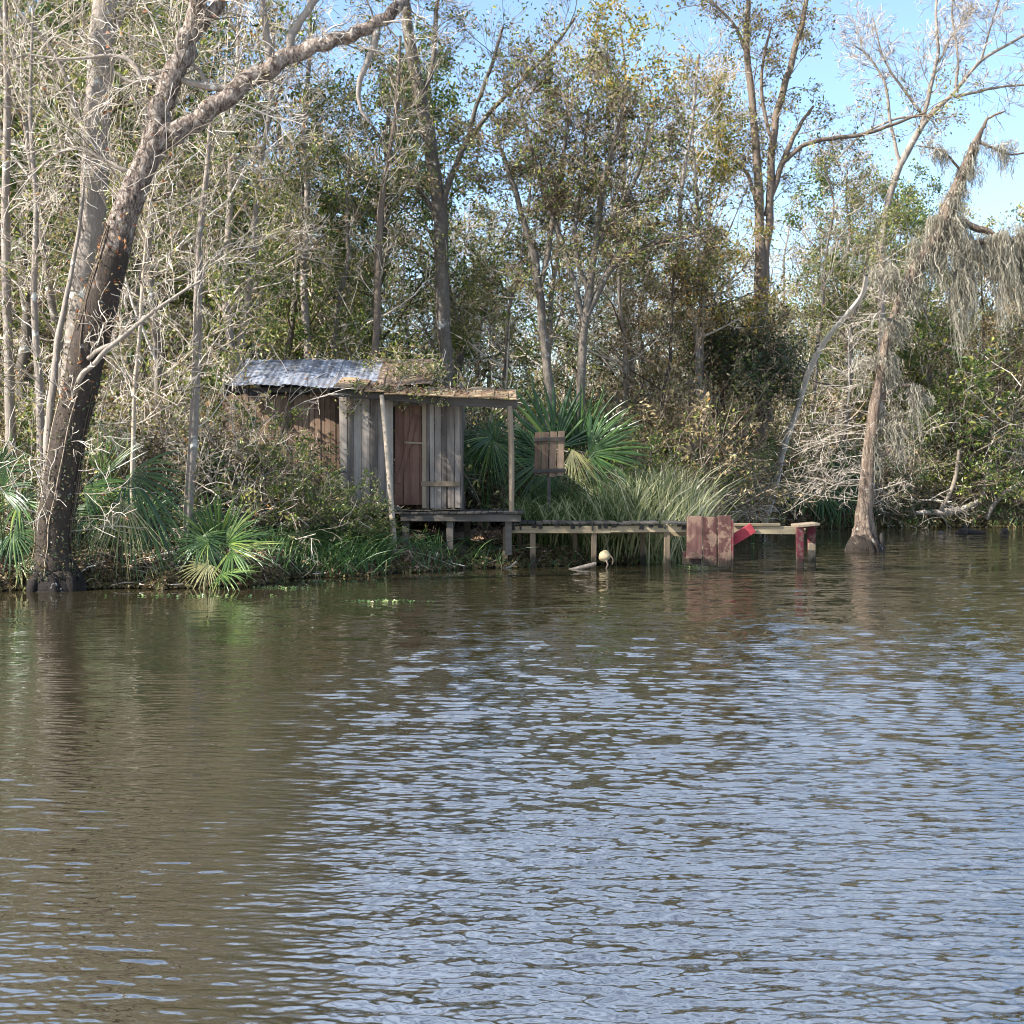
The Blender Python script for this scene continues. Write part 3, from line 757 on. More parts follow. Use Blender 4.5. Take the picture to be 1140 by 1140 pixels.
# ------------------------------------------------------------------ the dock
def build_dock():
    Y = 25.2
    a0 = P(660, 632, Y)
    root = thing('dock', 'low narrow wooden dock with red boards at its outer end', 'dock', (a0[0], a0[1], 0))
    dk = MB(); x = 559.0
    while x < 768:
        ww = RNG.uniform(7, 10); a = P(x + ww / 2, 582.5, Y)
        if RNG.random() < .95:
            dk.box((a[0], Y + .42 + RNG.normal() * .02, a[2] + RNG.normal() * .008), (ww * mpp(Y) - .012, 1.0 + RNG.uniform(-.05, .05), .035), 0, RNG.random(), None, .004)
        x += ww
    wobj('decking', dk, [M['wood_deck']], root)
    bm = MB()
    rect(bm, 562, 585.4, 680, 593.5, Y, .045, 0, .62, .006, .002); rect(bm, 680.5, 585, 766, 592.5, Y, .045, 0, .8, .006, -.004)
    x = 564.0
    while x < 764:
        w_ = RNG.uniform(1.5, 6); h_ = RNG.uniform(.5, 5.5) if RNG.random() < .8 else 0
        if h_:
            dp = MB(); rect(dp, x, 583.5, x + w_, 585.5 + h_, Y - .035, .02, 0, RNG.random() * .5, .003, RNG.normal() * .05); wobj('board_end', dp, [M['wood_deck']], root)
        x += w_ + RNG.exponential(5)
    wobj('beam', bm, [M['wood_dock']], root)
    b2 = MB(); rect(b2, 562, 586, 766, 594, Y + .8, .045, 0, .3, .006); rect(b2, 745, 590, 768, 597, Y + .3, .04, 0, .7, .006)
    wobj('beam', b2, [M['wood_dock']], root)
    for px, yt, w in ((562.5, 586, 6), (593, 593, 6.5), (661, 592.6, 6), (742, 586, 6.5)):
        q = MB(); a, b_ = P(px, 648, Y + .05), P(px + RNG.normal() * .5, yt, Y + .05)
        q.box((a + b_) / 2, (w * mpp(Y), .09, b_[2] - a[2]), 0, RNG.uniform(.4, .8), [[1, 0, RNG.normal() * .012], [0, 1, 0], [0, 0, 1]], .008)
        wobj('post', q, [M['dock_post']], root)
    for px in (578, 640, 715):
        q = MB(); a, b_ = P(px, 640, Y + .85), P(px, 588, Y + .85)
        q.box((a + b_) / 2, (.09, .09, b_[2] - a[2]), 0, .3, None, .008); wobj('post', q, [M['dock_post']], root)
    # red plank panel
    Yp = 24.95; pn = MB()
    for x0, x1, y0, y1, t, l in ((764.5, 782, 574.5, 622, .75, .01), (782.5, 798, 575.5, 630, .35, .0), (799, 814, 574, 631, .5, -.01)):
        rect(pn, x0, y0, x1, y1, Yp + RNG.normal() * .006, .035, 0, t, .006, l)
    pa = wobj('plank_panel', pn, [M['red_worn']], root); pa['label'] = 'three worn red planks standing upright on the dock front'
    q = MB(); rect(q, 760, 614, 781, 629, Yp + .05, .03, 0, .25, .006, .05); wobj('plank', q, [M['red_worn']], root)
    q = MB(); rect(q, 813.5, 578, 816.5, 637, Yp + .02, .07, 0, .7, .006); e = wobj('post', q, [M['red_paint']], root); e['label'] = 'thin red post at the edge of the plank panel'
    # loose red board, outer beam, end posts with a cap board
    q = MB(); a, b_ = P(816, 601, Y - .1), P(836, 589, Y - .1); L = np.linalg.norm(b_ - a) + .1; an = -math.atan2(b_[2] - a[2], b_[0] - a[0])
    q.box((a + b_) / 2, (L, .03, .19), 0, .6, [[math.cos(an), 0, math.sin(an)], [0, 1, 0], [-math.sin(an), 0, math.cos(an)]], .006)
    wobj('brace', q, [M['red_bright']], root)
    q = MB(); rect(q, 816, 585.5, 888, 594.5, Y, .05, 0, .75, .006, .012); rect(q, 816, 582.6, 868, 585.3, Y + .02, .16, 0, .35, .004, .0)
    wobj('beam', q, [M['wood_dock']], root)
    q = MB(); rect(q, 816, 588, 897, 594, Y + .55, .05, 0, .4, .006); wobj('beam', q, [M['wood_dock']], root)
    for px, w, Yq, m in ((890.5, 8, Y - .06, 'red_paint'), (903.5, 8, Y + .35, 'red_paint')):
        q = MB(); a, b_ = P(px + .5, 650, Yq), P(px - .5, 586, Yq)
        q.box((a + b_) / 2, (w * mpp(Yq), .10, b_[2] - a[2]), 0, .5, [[1, 0, -.01], [0, 1, 0], [0, 0, 1]], .008)
        wobj('end_post', q, [M[m]], root)
    q = MB(); rect(q, 899, 605, 907.5, 645, Y + .28, .05, 0, .8, .006, .02); wobj('post_sleeve', q, [M['dock_post']], root)
    q = MB(); a = P(896.5, 584, Y + .15); q.box(a, (.40, .62, .045), 0, .8, [[1, 0, -.05], [0, 1, 0], [.09, 0, 1]], .006); wobj('cap_board', q, [M['wood_post']], root)
build_dock()

# small things at the dock
def build_float():
    a = P(673, 619, 25.05); b = MB()
    n, s = 12, 16
    th = np.linspace(0, math.pi, n)[:, None]; ph = np.linspace(0, 2 * math.pi, s, endpoint=False)[None]
    r = .105 * (1 + .06 * np.sin(3 * ph + 2 * th) + .05 * np.sin(5 * th + ph))
    V = np.stack([r * np.sin(th) * np.cos(ph), r * np.sin(th) * np.sin(ph), .95 * r * np.cos(th) * np.ones_like(ph)], -1)
    idx = np.arange(n * s).reshape(n, s); nx = np.roll(idx, -1, 1)
    b.add(V, np.stack([idx[:-1], idx[1:], nx[1:], nx[:-1]], -1), 0, .6, True)
    root = thing('float', 'round pale yellow float caught under the dock', 'float', tuple(a))
    obj('ball', b, M['float'], root)
    q = MB(); q.line(np.array([(.02, -.12, -.06), (.05, -.13, -.14), (.02, -.12, -.22), (.06, -.1, -.30)]), [.02, .016, .014, .012], 5); q.line(np.array([(.09, -.08, .02), (.13, -.1, -.02), (.15, -.1, -.08), (.13, -.08, -.15)]), [.014] * 4, 5)
    obj('rope', q, M['twig_brown'], root)
build_float()
pole('driftwood', [(632, 634.5, 2), (645, 632, 4), (660, 628.5, 4.5), (664, 627, 2.5)], 24.8, 'bark_grey', 'pale driftwood stick lying on the water under the dock', 'driftwood')
pole('driftwood', [(560, 633, 2), (568, 631, 2.6), (575, 625, 2)], 25.0, 'bark_grey', 'short pale driftwood stick at the left foot of the dock', 'driftwood')

# ------------------------------------------------------------------ hero trees
def hero(name, label, cat, base, trunk_rows, Y, limbs=(), bark='bark_dark', twig='twig_pale', sides=12, lump=.06, tw=(), leafs=(), minr=.004, dy=0.0, extra=None, group=None):
    """trunk_rows / limbs: photo curves; tw: (curve index (-1 trunk), n, t0, t1, length, r, kids, bias, up)"""
    g = P(base[0], base[1], Y)
    root = thing(name, label, cat, (g[0], g[1], 0 if 'z' not in (extra or {}) else extra['z']), group)
    tc = wobble(pxcurve(trunk_rows, Y, 8 * len(trunk_rows), dy), .05)
    b = MB(); tube(b, tc, sides, 0, .5, lump)
    tr = wobj('trunk', b, [M[bark]], root)
    cs = []
    for rows in limbs:
        c = wobble(pxcurve(rows, Y, 8 * len(rows)), .16); cs.append(c)
        q = MB(); tube(q, c, max(6, sides - 4), 0, .55, lump * .9)
        thin_ = rows[0][2] < 12 and 'small_bark' in (extra or {})
        wobj('limb', q, [M[extra['small_bark'] if thin_ else (extra or {}).get('limb_bark', bark)]], root)
    cr = MB(); out = []
    for (i, n, t0, t1, ln, r, kids, bias, up) in tw:
        attach(tc if i < 0 else cs[i], n, t0, t1, ln, r, dict(kids=kids, up=up, wander=.2, ang=(25, 60)), out, .5, bias)
    if out: put_twigs(cr, out, [0], minr)
    for k, (m, n, lvl, size, spread) in enumerate(leafs):
        cr.leaves(leaf_points(out, n, lvl, spread), size, 1 + k)
    if out:
        wobj('crown', cr, [M[twig]] + [M[l[0]] for l in leafs], root)
    return root, tc, cs

YL = 20.6
lead_rows = [(64, 680, 76), (63, 660, 62), (61, 642, 52), (59, 612, 40), (66, 549, 38.5), (80, 474, 37), (103, 370, 38), (131, 267, 31), (152, 205, 29), (169, 167, 28)]
leaning, ltc, lcs = hero('leaning_tree', 'big dark leaning tree at the water edge with a long pale forked limb', 'tree', (66, 655), lead_rows, YL, [
    [(167, 172, 26), (183, 152, 25), (201, 146, 22), (247, 113, 20), (300, 74, 20), (350, 52, 16), (380, 43, 15), (412, 30, 14), (438, 12, 13), (456, -12, 12, .3), (490, -60, 9, .6)],
    [(166, 176, 26), (177, 130, 24), (187, 100, 23), (203, 62, 23), (214, 30, 22), (224, -15, 18, -.3), (232, -80, 14, -.6), (250, -160, 10, -.8)],
    [(210, 42, 14), (226, 24, 16), (252, -6, 15), (290, -50, 10)],
    [(290, 82, 10), (262, 97, 9), (235, 97, 8), (205, 90, 7.5), (182, 86, 7), (160, 88, 6), (146, 68, 5), (120, 62, 4), (75, 66, 3), (30, 60, 2)],
    [(302, 74, 9), (299, 55, 8), (295, 25, 7), (292, -10, 6), (285, -60, 4)],
    [(318, 66, 9), (326, 38, 9), (345, 8, 8), (375, -30, 6)],
    [(420, 28, 8), (414, 58, 7), (400, 92, 6), (401, 118, 4.5), (411, 136, 3)],
    [(232, 96, 6), (214, 72, 4), (178, 80, 5), (150, 92, 4), (128, 80, 3)],
    [(87, 436, 6, 0), (90, 420, 6, -.3), (104, 405, 5.5, -.5), (128, 382, 5, -.6), (180, 340, 4, -.8), (225, 312, 2.5, -.9)],
    [(96, 404, 5, 0), (102, 395, 5, -.3), (118, 386, 4.5, -.5), (142, 373, 3.5, -.6), (160, 352, 2, -.6)],
    [(52, 530, 9, .1), (55, 470, 9, .1), (60, 420, 8, .1), (66, 370, 7, .15), (80, 300, 5, .2), (90, 240, 4, .25), (96, 170, 2, .3)],
    [(150, 195, 5), (120, 180, 4), (80, 165, 3), (30, 195, 2)],
], 'bark_lean', 'twig_pale', 20, .035, [
    (0, 22, .25, 1, 1.0, .014, [4, 4, 2], (0, 0, .1), .03), (1, 22, .3, 1, 1.3, .015, [4, 4, 2], (0, 0, .1), .03),
    (3, 22, .1, 1, .9, .008, [4, 3], (-.2, 0, 0), -.02), (4, 8, .2, 1, .7, .008, [3, 3], (0, 0, .3), .03), (5, 8, .2, 1, .8, .008, [3, 3], (0, 0, .3), .03), (2, 8, .3, 1, 1, .01, [3, 3], (0, 0, .3), .03),
    (7, 8, .2, 1, .7, .007, [3, 3], (-.3, 0, 0), 0), (8, 8, .3, 1, .7, .007, [3, 3], (0, 0, .2), 0), (9, 7, .3, 1, .6, .006, [3, 2], (0, 0, .2), 0), (11, 16, .2, 1, .9, .007, [4, 3], (-.3, 0, 0), 0),
    (-1, 30, .35, 1, 1.0, .008, [4, 3], (-.25, -.4, .1), 0)],
    [('leaf_rust', 130, 2, .075, .03), ('leaf_tan', 260, 2, .07, .04)], extra=dict(limb_bark='bark_lean', small_bark='bark_grey'))
def roots(parent, base, n, r0, reach, h, mats, seed):
    g = np.random.default_rng(seed)
    for k in range(n):
        a = 6.28 * (k + g.uniform(-.25, .25)) / n; d = np.array([math.cos(a), math.sin(a), 0]); sd = np.array([-d[1], d[0], 0]) * g.normal() * .08
        L = reach * g.uniform(.75, 1.2); q = MB()
        tube(q, spline([(*(base + d * r0 * .55 + [0, 0, h * g.uniform(.8, 1.2)]), .05), (*(base + d * (r0 * .85) + [0, 0, h * .45]), .085), (*(base + d * (r0 + L * .45) + sd + [0, 0, h * .12]), .085), (*(base + d * (r0 + L) + sd * 2 + [0, 0, -.14]), .04)], 14), 8, 0, .4, .10)
        wobj('root', q, mats, parent)
roots(leaning, P(62, 655, YL) * [1, 1, 0], 8, .31, .13, .55, [M['bark_lean']], 5)
# creeper leaves clinging to the trunk
def creeper(parent, tc, t0, t1, n, mats, size=.05, off=1.08, name='creeper'):
    b = MB(); m = len(tc)
    t = RNG.uniform(t0, t1, n) * (m - 1.001); i = t.astype(int); f = (t - i)[:, None]
    c = tc[i] * (1 - f) + tc[i + 1] * f
    az = RNG.uniform(0, 6.28, n)
    p = c[:, :3] + np.stack([np.cos(az), np.sin(az), 0 * az], -1) * (c[:, 3:4] * off + RNG.exponential(.02, (n, 1))) + RNG.normal(size=(n, 3)) * .02
    for k in range(len(mats)): b.leaves(p[k::len(mats)], size, 1 + k)
    for j in range(10):
        az = RNG.uniform(0, 6.28); s0 = int(RNG.uniform(t0, t1 * .5 + t0 * .5) * (m - 1)); s1 = int(t1 * (m - 1))
        if s1 - s0 < 4: continue
        seg = tc[s0:s1]; a = az + np.linspace(0, RNG.normal() * 1.2, len(seg))
        b.line(seg[:, :3] + np.stack([np.cos(a), np.sin(a), 0 * a], -1) * seg[:, 3:4] * 1.06, .008, 4, 0)
    return wobj(name, b, [M['twig_brown']] + [M[x] for x in mats], parent)
creeper(leaning, ltc, .22, .62, 1500, ['leaf_dark', 'leaf_brown'], .05)
creeper(leaning, ltc, .58, .82, 380, ['leaf_rust', 'leaf_brown', 'leaf_tan'], .065)

hero('straight_tree', 'tall straight grey trunk rising close behind the big leaning tree', 'tree', (62, 600), [(66, 625, 40), (70, 560, 33), (78, 470, 31), (90, 350, 31), (101, 250, 31), (108, 130, 29), (116, 20, 27), (122, -80, 22), (130, -220, 12)], 23.2,
     [[(104, 190, 8), (85, 120, 7), (60, 60, 5), (20, 10, 4)], [(112, 60, 9), (140, 10, 7), (180, -50, 5)], [(118, 0, 9), (95, -60, 7), (70, -120, 5)]], 'bark_grey', 'twig_pale', 12, .04,
     [(0, 12, .2, 1, 1, .01, [4, 3, 2], (0, 0, 0), .03), (1, 12, .2, 1, 1, .01, [4, 3, 2], (0, 0, 0), .03), (2, 12, .2, 1, 1, .01, [4, 3, 2], (0, 0, 0), .03), (-1, 26, .3, 1, 1.2, .01, [4, 3, 2], (0, 0, 0), .02)],
     [('leaf_olive', 900, 1, .07, .06), ('leaf_tan', 300, 1, .07, .06)])

slim = [
    ('slim pale trunk at the far left edge rising past a palmetto', [(12, 610, 14), (12, 500, 12), (9, 380, 11), (6, 250, 10), (8, 120, 8), (5, -40, 5)], 23.0, 'bark_grey'),
    ('forked pale sapling between the left edge and the big leaning tree', [(48, 600, 12), (46, 500, 10), (43, 420, 9), (38, 330, 8), (40, 230, 6), (34, 120, 4.5), (38, -30, 2.5)], 22.6, 'bark_grey'),
    ('slim grey sapling with a sunlit foot behind the bright palmetto', [(209, 600, 12), (212, 530, 11), (217, 450, 10), (220, 350, 9.5), (222, 270, 8), (230, 190, 6), (236, 110, 4)], 22.8, 'bark_grey'),
    ('thin wand of a sapling right of the leaning trunk above the fan fronds', [(146, 590, 6), (148, 500, 5), (150, 430, 5), (155, 380, 4.5), (160, 300, 4), (168, 220, 3)], 22.4, 'twig_pale'),
    ('slender orange brown sapling left of the dark crooked tree', [(410, 470, 9), (418, 380, 8), (421, 300, 8), (424, 235, 7), (430, 190, 6), (441, 120, 5), (446, 40, 3)], 29.5, 'bark_brown'),
    ('pale slender tree rising straight up over the ridge of the metal roof', [(346, 450, 9), (342, 380, 8), (338, 300, 8), (342, 220, 7), (338, 140, 6), (345, 50, 5), (342, -60, 3)], 30.5, 'bark_grey'),
    ('thin leaning grey tree above the left end of the metal roof', [(262, 460, 9), (268, 380, 8), (281, 300, 7), (286, 210, 6), (300, 120, 5), (305, 30, 3.5)], 28.5, 'bark_grey'),
    ('bleached thin stem in the gap left of the twin trunked tree', [(778, 450, 6), (776, 380, 6), (764, 310, 5), (757, 230, 5), (770, 140, 4), (778, 60, 3)], 34, 'bark_grey'),
]
for lab, rows, Y, bk in slim:
    hero('sapling', lab, 'sapling', (rows[0][0], rows[0][1]), rows, Y, [], bk, 'twig_pale', 8, .05,
         [(-1, 30, .25, 1, 1.2, .01, [4, 3, 2], (0, 0, .1), .05)], [('leaf_olive', 380, 1, .075, .07), ('leaf_tan', 160, 1, .07, .07)], group='slim saplings along the bank')

hero('crooked_tree', 'dark crooked trunk rising behind the shack with a thin side limb', 'tree', (497, 470), [(499, 510, 20), (497, 425, 16), (494, 360, 16), (492, 300, 16), (489, 235, 15), (480, 170, 14.5), (468, 108, 14), (456, 45, 13), (448, -20, 11), (440, -110, 7)], 31,
     [[(491, 235, 8), (505, 190, 7), (522, 155, 6), (560, 110, 5), (610, 60, 4), (640, 20, 3)], [(520, 160, 6), (530, 120, 5), (548, 70, 4), (560, 30, 3)], [(470, 110, 6), (482, 70, 6), (485, 20, 5), (495, -40, 4)], [(490, 250, 6), (470, 215, 5), (440, 180, 4), (415, 140, 3)]],
     'bark_dark', 'twig_brown', 10, .05,
     [(0, 12, .3, 1, 1.1, .012, [4, 4, 2], (0, 0, .1), .03), (1, 8, .3, 1, 1, .01, [4, 3, 2], (0, 0, .2), .03), (2, 10, .2, 1, 1.2, .012, [4, 4, 2], (0, 0, .1), .03), (3, 10, .2, 1, 1.1, .01, [4, 4, 2], (-.1, 0, 0), .02), (-1, 26, .4, 1, 1.3, .013, [4, 4, 2], (0, 0, 0), .03)],
     [('leaf_green', 2200, 2, .09, .08), ('leaf_tan', 500, 2, .08, .08)])

hero('bushy_tree', 'bushy many stemmed tree with a dense brownish crown behind the fan palm', 'tree', (645, 470), [(645, 520, 13), (647, 440, 10), (649, 380, 9), (655, 330, 9), (664, 265, 8), (672, 205, 7), (686, 150, 5), (700, 90, 3)], 30,
     [[(616, 500, 12), (612, 440, 10), (604, 360, 9), (596, 295, 9), (583, 245, 7), (566, 190, 5), (552, 150, 3)], [(650, 365, 7), (668, 320, 7), (690, 290, 6), (730, 270, 5), (775, 262, 3)],
      [(600, 330, 6), (612, 270, 6), (620, 210, 5), (630, 150, 4), (632, 90, 2.5)], [(650, 360, 7), (632, 290, 6), (606, 215, 5), (588, 150, 4), (576, 100, 2.5)], [(662, 280, 6), (690, 230, 5), (712, 190, 4), (722, 140, 3)], [(656, 330, 6), (640, 270, 5), (648, 200, 4), (655, 120, 3)]],
     'bark_dark', 'twig_brown', 9, .05,
     [(0, 22, .35, 1, 1.0, .012, [5, 5, 3], (0, 0, .1), .04), (1, 22, .3, 1, .9, .011, [5, 4, 3], (0, 0, .2), .04), (2, 24, .35, 1, 1.0, .011, [5, 4, 3], (0, 0, .1), .04), (3, 24, .35, 1, 1.0, .011, [5, 4, 3], (0, 0, .1), .04), (4, 22, .2, 1, 1.0, .011, [5, 4, 3], (.1, 0, .1), .04), (5, 24, .3, 1, 1.0, .011, [5, 4, 3], (0, 0, .1), .04), (-1, 20, .4, 1, 1.0, .012, [5, 4, 3], (0, 0, .1), .04)],
     [('leaf_brown', 8500, 2, .08, .08), ('leaf_green', 4300, 2, .085, .08), ('leaf_olive', 5000, 2, .08, .08)])

hero('twin_tree', 'tall twin trunked tree with dark limbs spreading against the sky', 'tree', (850, 420), [(848, 500, 14.28), (846, 360, 12.6), (846, 280, 11.76), (844, 200, 10.08), (838, 120, 8.4), (831, 45, 6.72), (834, -20, 5.04), (828, -100, 3.36)], 36,
     [[(856, 470, 10.08), (850, 380, 10.08), (852, 310, 9.24), (856, 240, 9.24), (860, 165, 8.4), (869, 110, 7.56), (884, 60, 6.72), (898, 0, 5.04), (905, -70, 3.36)], [(853, 240, 6.72), (866, 195, 6.72), (878, 165, 5.88), (890, 140, 4.2), (906, 118, 2.52)],
      [(872, 180, 5.88), (895, 162, 5.04), (925, 154, 5.04), (960, 150, 4.2), (995, 138, 3.36), (1030, 125, 2.1)], [(846, 250, 4.2), (835, 200, 4.2), (815, 175, 3.36), (790, 150, 2.52), (770, 110, 1.68)], [(832, 60, 4.2), (815, 25, 3.36), (785, -5, 2.52)], [(862, 165, 4.2), (852, 130, 4.2), (848, 80, 3.36), (858, 30, 2.52)]],
     'bark_brown', 'twig_brown', 10, .05,
     [(0, 22, .35, 1, 1.3, .014, [4, 4, 2], (0, 0, .1), .04), (1, 10, .2, 1, 1.0, .012, [4, 4, 2], (.1, 0, .1), .03), (2, 16, .2, 1, 1.0, .012, [4, 3, 2], (0, 0, .1), .03), (3, 12, .2, 1, 1.0, .012, [4, 4, 2], (-.1, 0, .1), .03), (4, 10, .2, 1, 1.1, .012, [4, 3, 2], (0, 0, .2), .03), (5, 10, .2, 1, 1, .012, [4, 4, 2], (0, 0, .1), .03), (-1, 22, .35, 1, 1.2, .014, [4, 4, 2], (0, 0, .1), .03)],
     [('leaf_brown', 2600, 2, .09, .10), ('leaf_olive', 3200, 2, .09, .10), ('leaf_tan', 900, 2, .09, .08)])

hero('bare_tree', 'bare grey tree with fine branches spread against the blue sky', 'tree', (982, 350), [(980, 480, 9.36), (981, 360, 8.58), (982, 280, 8.19), (988, 230, 7.8), (999, 192, 7.41), (1016, 158, 7.02), (1034, 130, 6.24), (1060, 105, 4.68), (1092, 68, 3.9), (1125, 48, 3.12), (1165, 25, 1.95)], 44,
     [[(1026, 142, 5.46), (1035, 100, 4.68), (1044, 60, 3.9), (1042, 10, 3.12), (1050, -50, 1.95)], [(1062, 108, 3.9), (1088, 102, 3.12), (1120, 96, 2.73), (1170, 92, 1.56)], [(1003, 186, 4.68), (992, 140, 3.9), (984, 90, 3.12), (966, 62, 2.34), (950, 50, 1.56)], [(1026, 126, 3.12), (1005, 98, 3.12), (985, 68, 2.34), (972, 20, 1.56)], [(1064, 100, 3.9), (1066, 60, 3.12), (1060, 10, 2.34), (1068, -40, 1.56)], [(1092, 68, 3.12), (1100, 40, 2.34), (1112, 0, 1.95)], [(1045, 70, 2.73), (1060, 40, 2.34), (1085, 10, 1.56)], [(1035, 128, 3.12), (1000, 132, 2.73), (960, 150, 2.34), (930, 180, 1.56)]],
     'bark_grey', 'twig_pale', 9, .04,
     [(0, 16, .2, 1, 1.5, .014, [4, 4, 3], (0, 0, .15), .04), (1, 12, .2, 1, 1.2, .012, [4, 4, 2], (0, 0, .2), .04), (2, 14, .2, 1, 1.3, .012, [4, 4, 3], (-.1, 0, .15), .04), (3, 12, .2, 1, 1.2, .011, [4, 4, 2], (0, 0, .2), .04), (4, 14, .2, 1, 1.3, .012, [4, 4, 3], (0, 0, .15), .04), (5, 10, .2, 1, 1.2, .011, [4, 4, 2], (0, 0, .2), .04), (6, 10, .2, 1, 1.1, .011, [4, 3, 2], (0, 0, .2), .04), (7, 10, .2, 1, 1, .01, [4, 3, 2], (0, 0, .2), .02), (-1, 16, .5, 1, 1.3, .012, [4, 4, 2], (0, 0, .2), .04)], minr=.0055)

# moss-hung cypress standing in the water
YC = 30.3
cyp_rows = [(962, 640, 50), (962, 616, 40), (962, 604, 31), (962, 588, 22), (963, 560, 16.5), (967, 505, 14), (974, 455, 13), (983, 400, 12), (995, 355, 11), (1008, 318, 10.5), (1028, 286, 13), (1043, 260, 17), (1054, 236, 16), (1064, 210, 12), (1077, 180, 10), (1087, 157, 7.5), (1094, 142, 3)]
cyp, ctc, ccs = hero('cypress', 'moss draped bald cypress standing in the water with a buttressed foot', 'tree', (962, 613), cyp_rows, YC,
     [[(1040, 262, 8), (1072, 268, 7), (1108, 270, 6), (1150, 262, 5), (1200, 250, 3)], [(1046, 246, 10), (1068, 248, 9), (1090, 254, 8), (1112, 264, 5)], [(1088, 158, 4), (1104, 164, 3.5), (1126, 172, 2.5), (1150, 168, 1.5)], [(1094, 144, 3.5), (1100, 132, 3), (1118, 124, 2)], [(1072, 192, 3), (1048, 168, 2.5), (1020, 162, 1.5)],
      [(974, 460, 6), (985, 440, 6), (1005, 428, 5), (1030, 436, 3)], [(967, 512, 4.5), (985, 505, 4), (1000, 490, 3), (1006, 462, 2)]],
     'bark_cypress', 'twig_pale', 16, .09,
     [(2, 6, .2, 1, .35, .006, [3, 2], (0, 0, -.1), -.05), (3, 5, .2, 1, .4, .006, [3, 2], (0, 0, 0), -.05), (4, 5, .2, 1, .35, .006, [3, 2], (0, 0, -.1), -.05)], extra=dict(z=0))
# drooping bare twigs on its left side
cb = MB(); out = []
for j in range(80):
    t = .25 + .36 * RNG.random() ** 1.3; i = int(t * (len(ctc) - 1)); q = ctc[i, :3]
    L = RNG.uniform(.5, 1.9) * np.interp(t, [.2, .35, .58], [1, 1.05, .65])
    sgn = -1 if RNG.random() < .75 else 1
    grow(out, q, np.array([sgn, RNG.normal() * .5, RNG.uniform(-.15, .25)]), L * (1 if sgn < 0 else .5), .0055, 0, dict(kids=[7, 4], up=-.03, wander=.14, ang=(30, 75), len=(.25, .5)))
put_twigs(cb, out, [0], .0028)
wobj('crown', cb, [M['twig_pale']], cyp)
# Spanish moss
def moss(px, py, length, width, n, Y=YC, dy=.25):
    b = MB(); s = mpp(Y)
    n = int(n * 2.0); k, m = n, 9
    ncl = max(3, int(width / 4)); cu = RNG.uniform(-1, 1, ncl); cl = RNG.uniform(.12, 1, ncl) ** 1.2; cl[RNG.integers(0, ncl)] = 1
    wch = RNG.choice(ncl, k, p=cl / cl.sum()); u = cu[wch]
    top = np.array([P(px, py, Y)] * k) + RNG.normal(size=(k, 3)) * [0, dy * .5, .03]
    top[:, 0] += u * width * .5 * s + RNG.normal(size=k) * .05; top[:, 2] += (RNG.normal(size=ncl) * .13)[wch] - .04 * np.abs(u)
    L = length * s * cl[wch] * RNG.beta(2.2, 1.4, k)
    t = np.linspace(0, 1, m)
    pts = np.repeat(top[:, None], m, 1)
    pts[..., 2] -= L[:, None] * t
    cx_ = P(px, py, Y)[0] + u * width * .5 * s
    pts[..., 0] += (cx_ - top[:, 0])[:, None] * t ** 1.2 * .8 + length * s * .10 * t[None] ** 1.5
    w1 = np.cumsum(RNG.normal(size=(k, m)) * .034, 1); w2 = np.cumsum(RNG.normal(size=(k, m)) * .034, 1)
    pts[..., 0] += w1; pts[..., 1] += w2
    b.lines(pts, np.linspace(1, .5, m)[None] * RNG.uniform(.003, .010, (k, 1)), 1, 0)
    # short curly wisps make the clumps ragged
    kk = n * 5; src = pts[RNG.integers(0, k, kk), RNG.integers(0, m - 1, kk)]
    tt = np.linspace(0, 1, 4); ws = np.repeat(src[:, None], 4, 1) + np.cumsum(RNG.normal(size=(kk, 4, 3)) * .022, 1)
    ws[..., 2] -= tt * RNG.uniform(.03, .16, (kk, 1))
    b.lines(ws, np.full((kk, 4), .0045) * RNG.uniform(.7, 1.6, (kk, 1)), 1, 0)
    return b
MO = MB()      # moss wrapped round the upper trunk
for t in np.linspace(.50, .93, 26):
    i = int(t * (len(ctc) - 1)); c = ctc[i]; k = 46
    az = RNG.uniform(0, 6.28, k); st = c[:3] + np.stack([np.cos(az), np.sin(az), RNG.normal(size=k) * .8], -1) * c[3] * 1.05
    m_ = 6; tt = np.linspace(0, 1, m_)
    pt = np.repeat(st[:, None], m_, 1); pt[..., 2] -= tt * RNG.uniform(.08, .34, (k, 1)); pt += np.cumsum(RNG.normal(size=(k, m_, 3)) * .016, 1)
    MO.lines(pt, np.linspace(1, .4, m_)[None] * RNG.uniform(.006, .016, (k, 1)), 1, 0)
wobj('moss', MO, [M['moss']], cyp)
for i, a in enumerate([(1128, 262, 130, 46, 190), (1112, 266, 95, 40, 120), (1068, 300, 95, 26, 120), (1062, 270, 50, 40, 90), (1032, 276, 46, 40, 90), (1090, 268, 55, 50, 90), (1012, 318, 36, 26, 50), (996, 352, 44, 26, 45), (990, 400, 44, 26, 35), (1022, 432, 66, 14, 50),
                       (1050, 240, 60, 36, 150), (1150, 258, 120, 40, 140), (1062, 214, 40, 20, 60), (1080, 180, 32, 16, 40), (1104, 166, 30, 22, 22), (1124, 172, 34, 26, 24), (1048, 168, 30, 20, 22), (1030, 163, 24, 24, 16), (985, 300, 40, 30, 60), (978, 470, 60, 26, 50), (1004, 470, 60, 20, 40), (972, 395, 50, 40, 60)]):
    wobj('moss', moss(*a), [M['moss']], cyp)
roots(cyp, P(962, 613, YC) * [1, 1, 0], 10, .22, .14, .8, [M['bark_cypress']], 8)
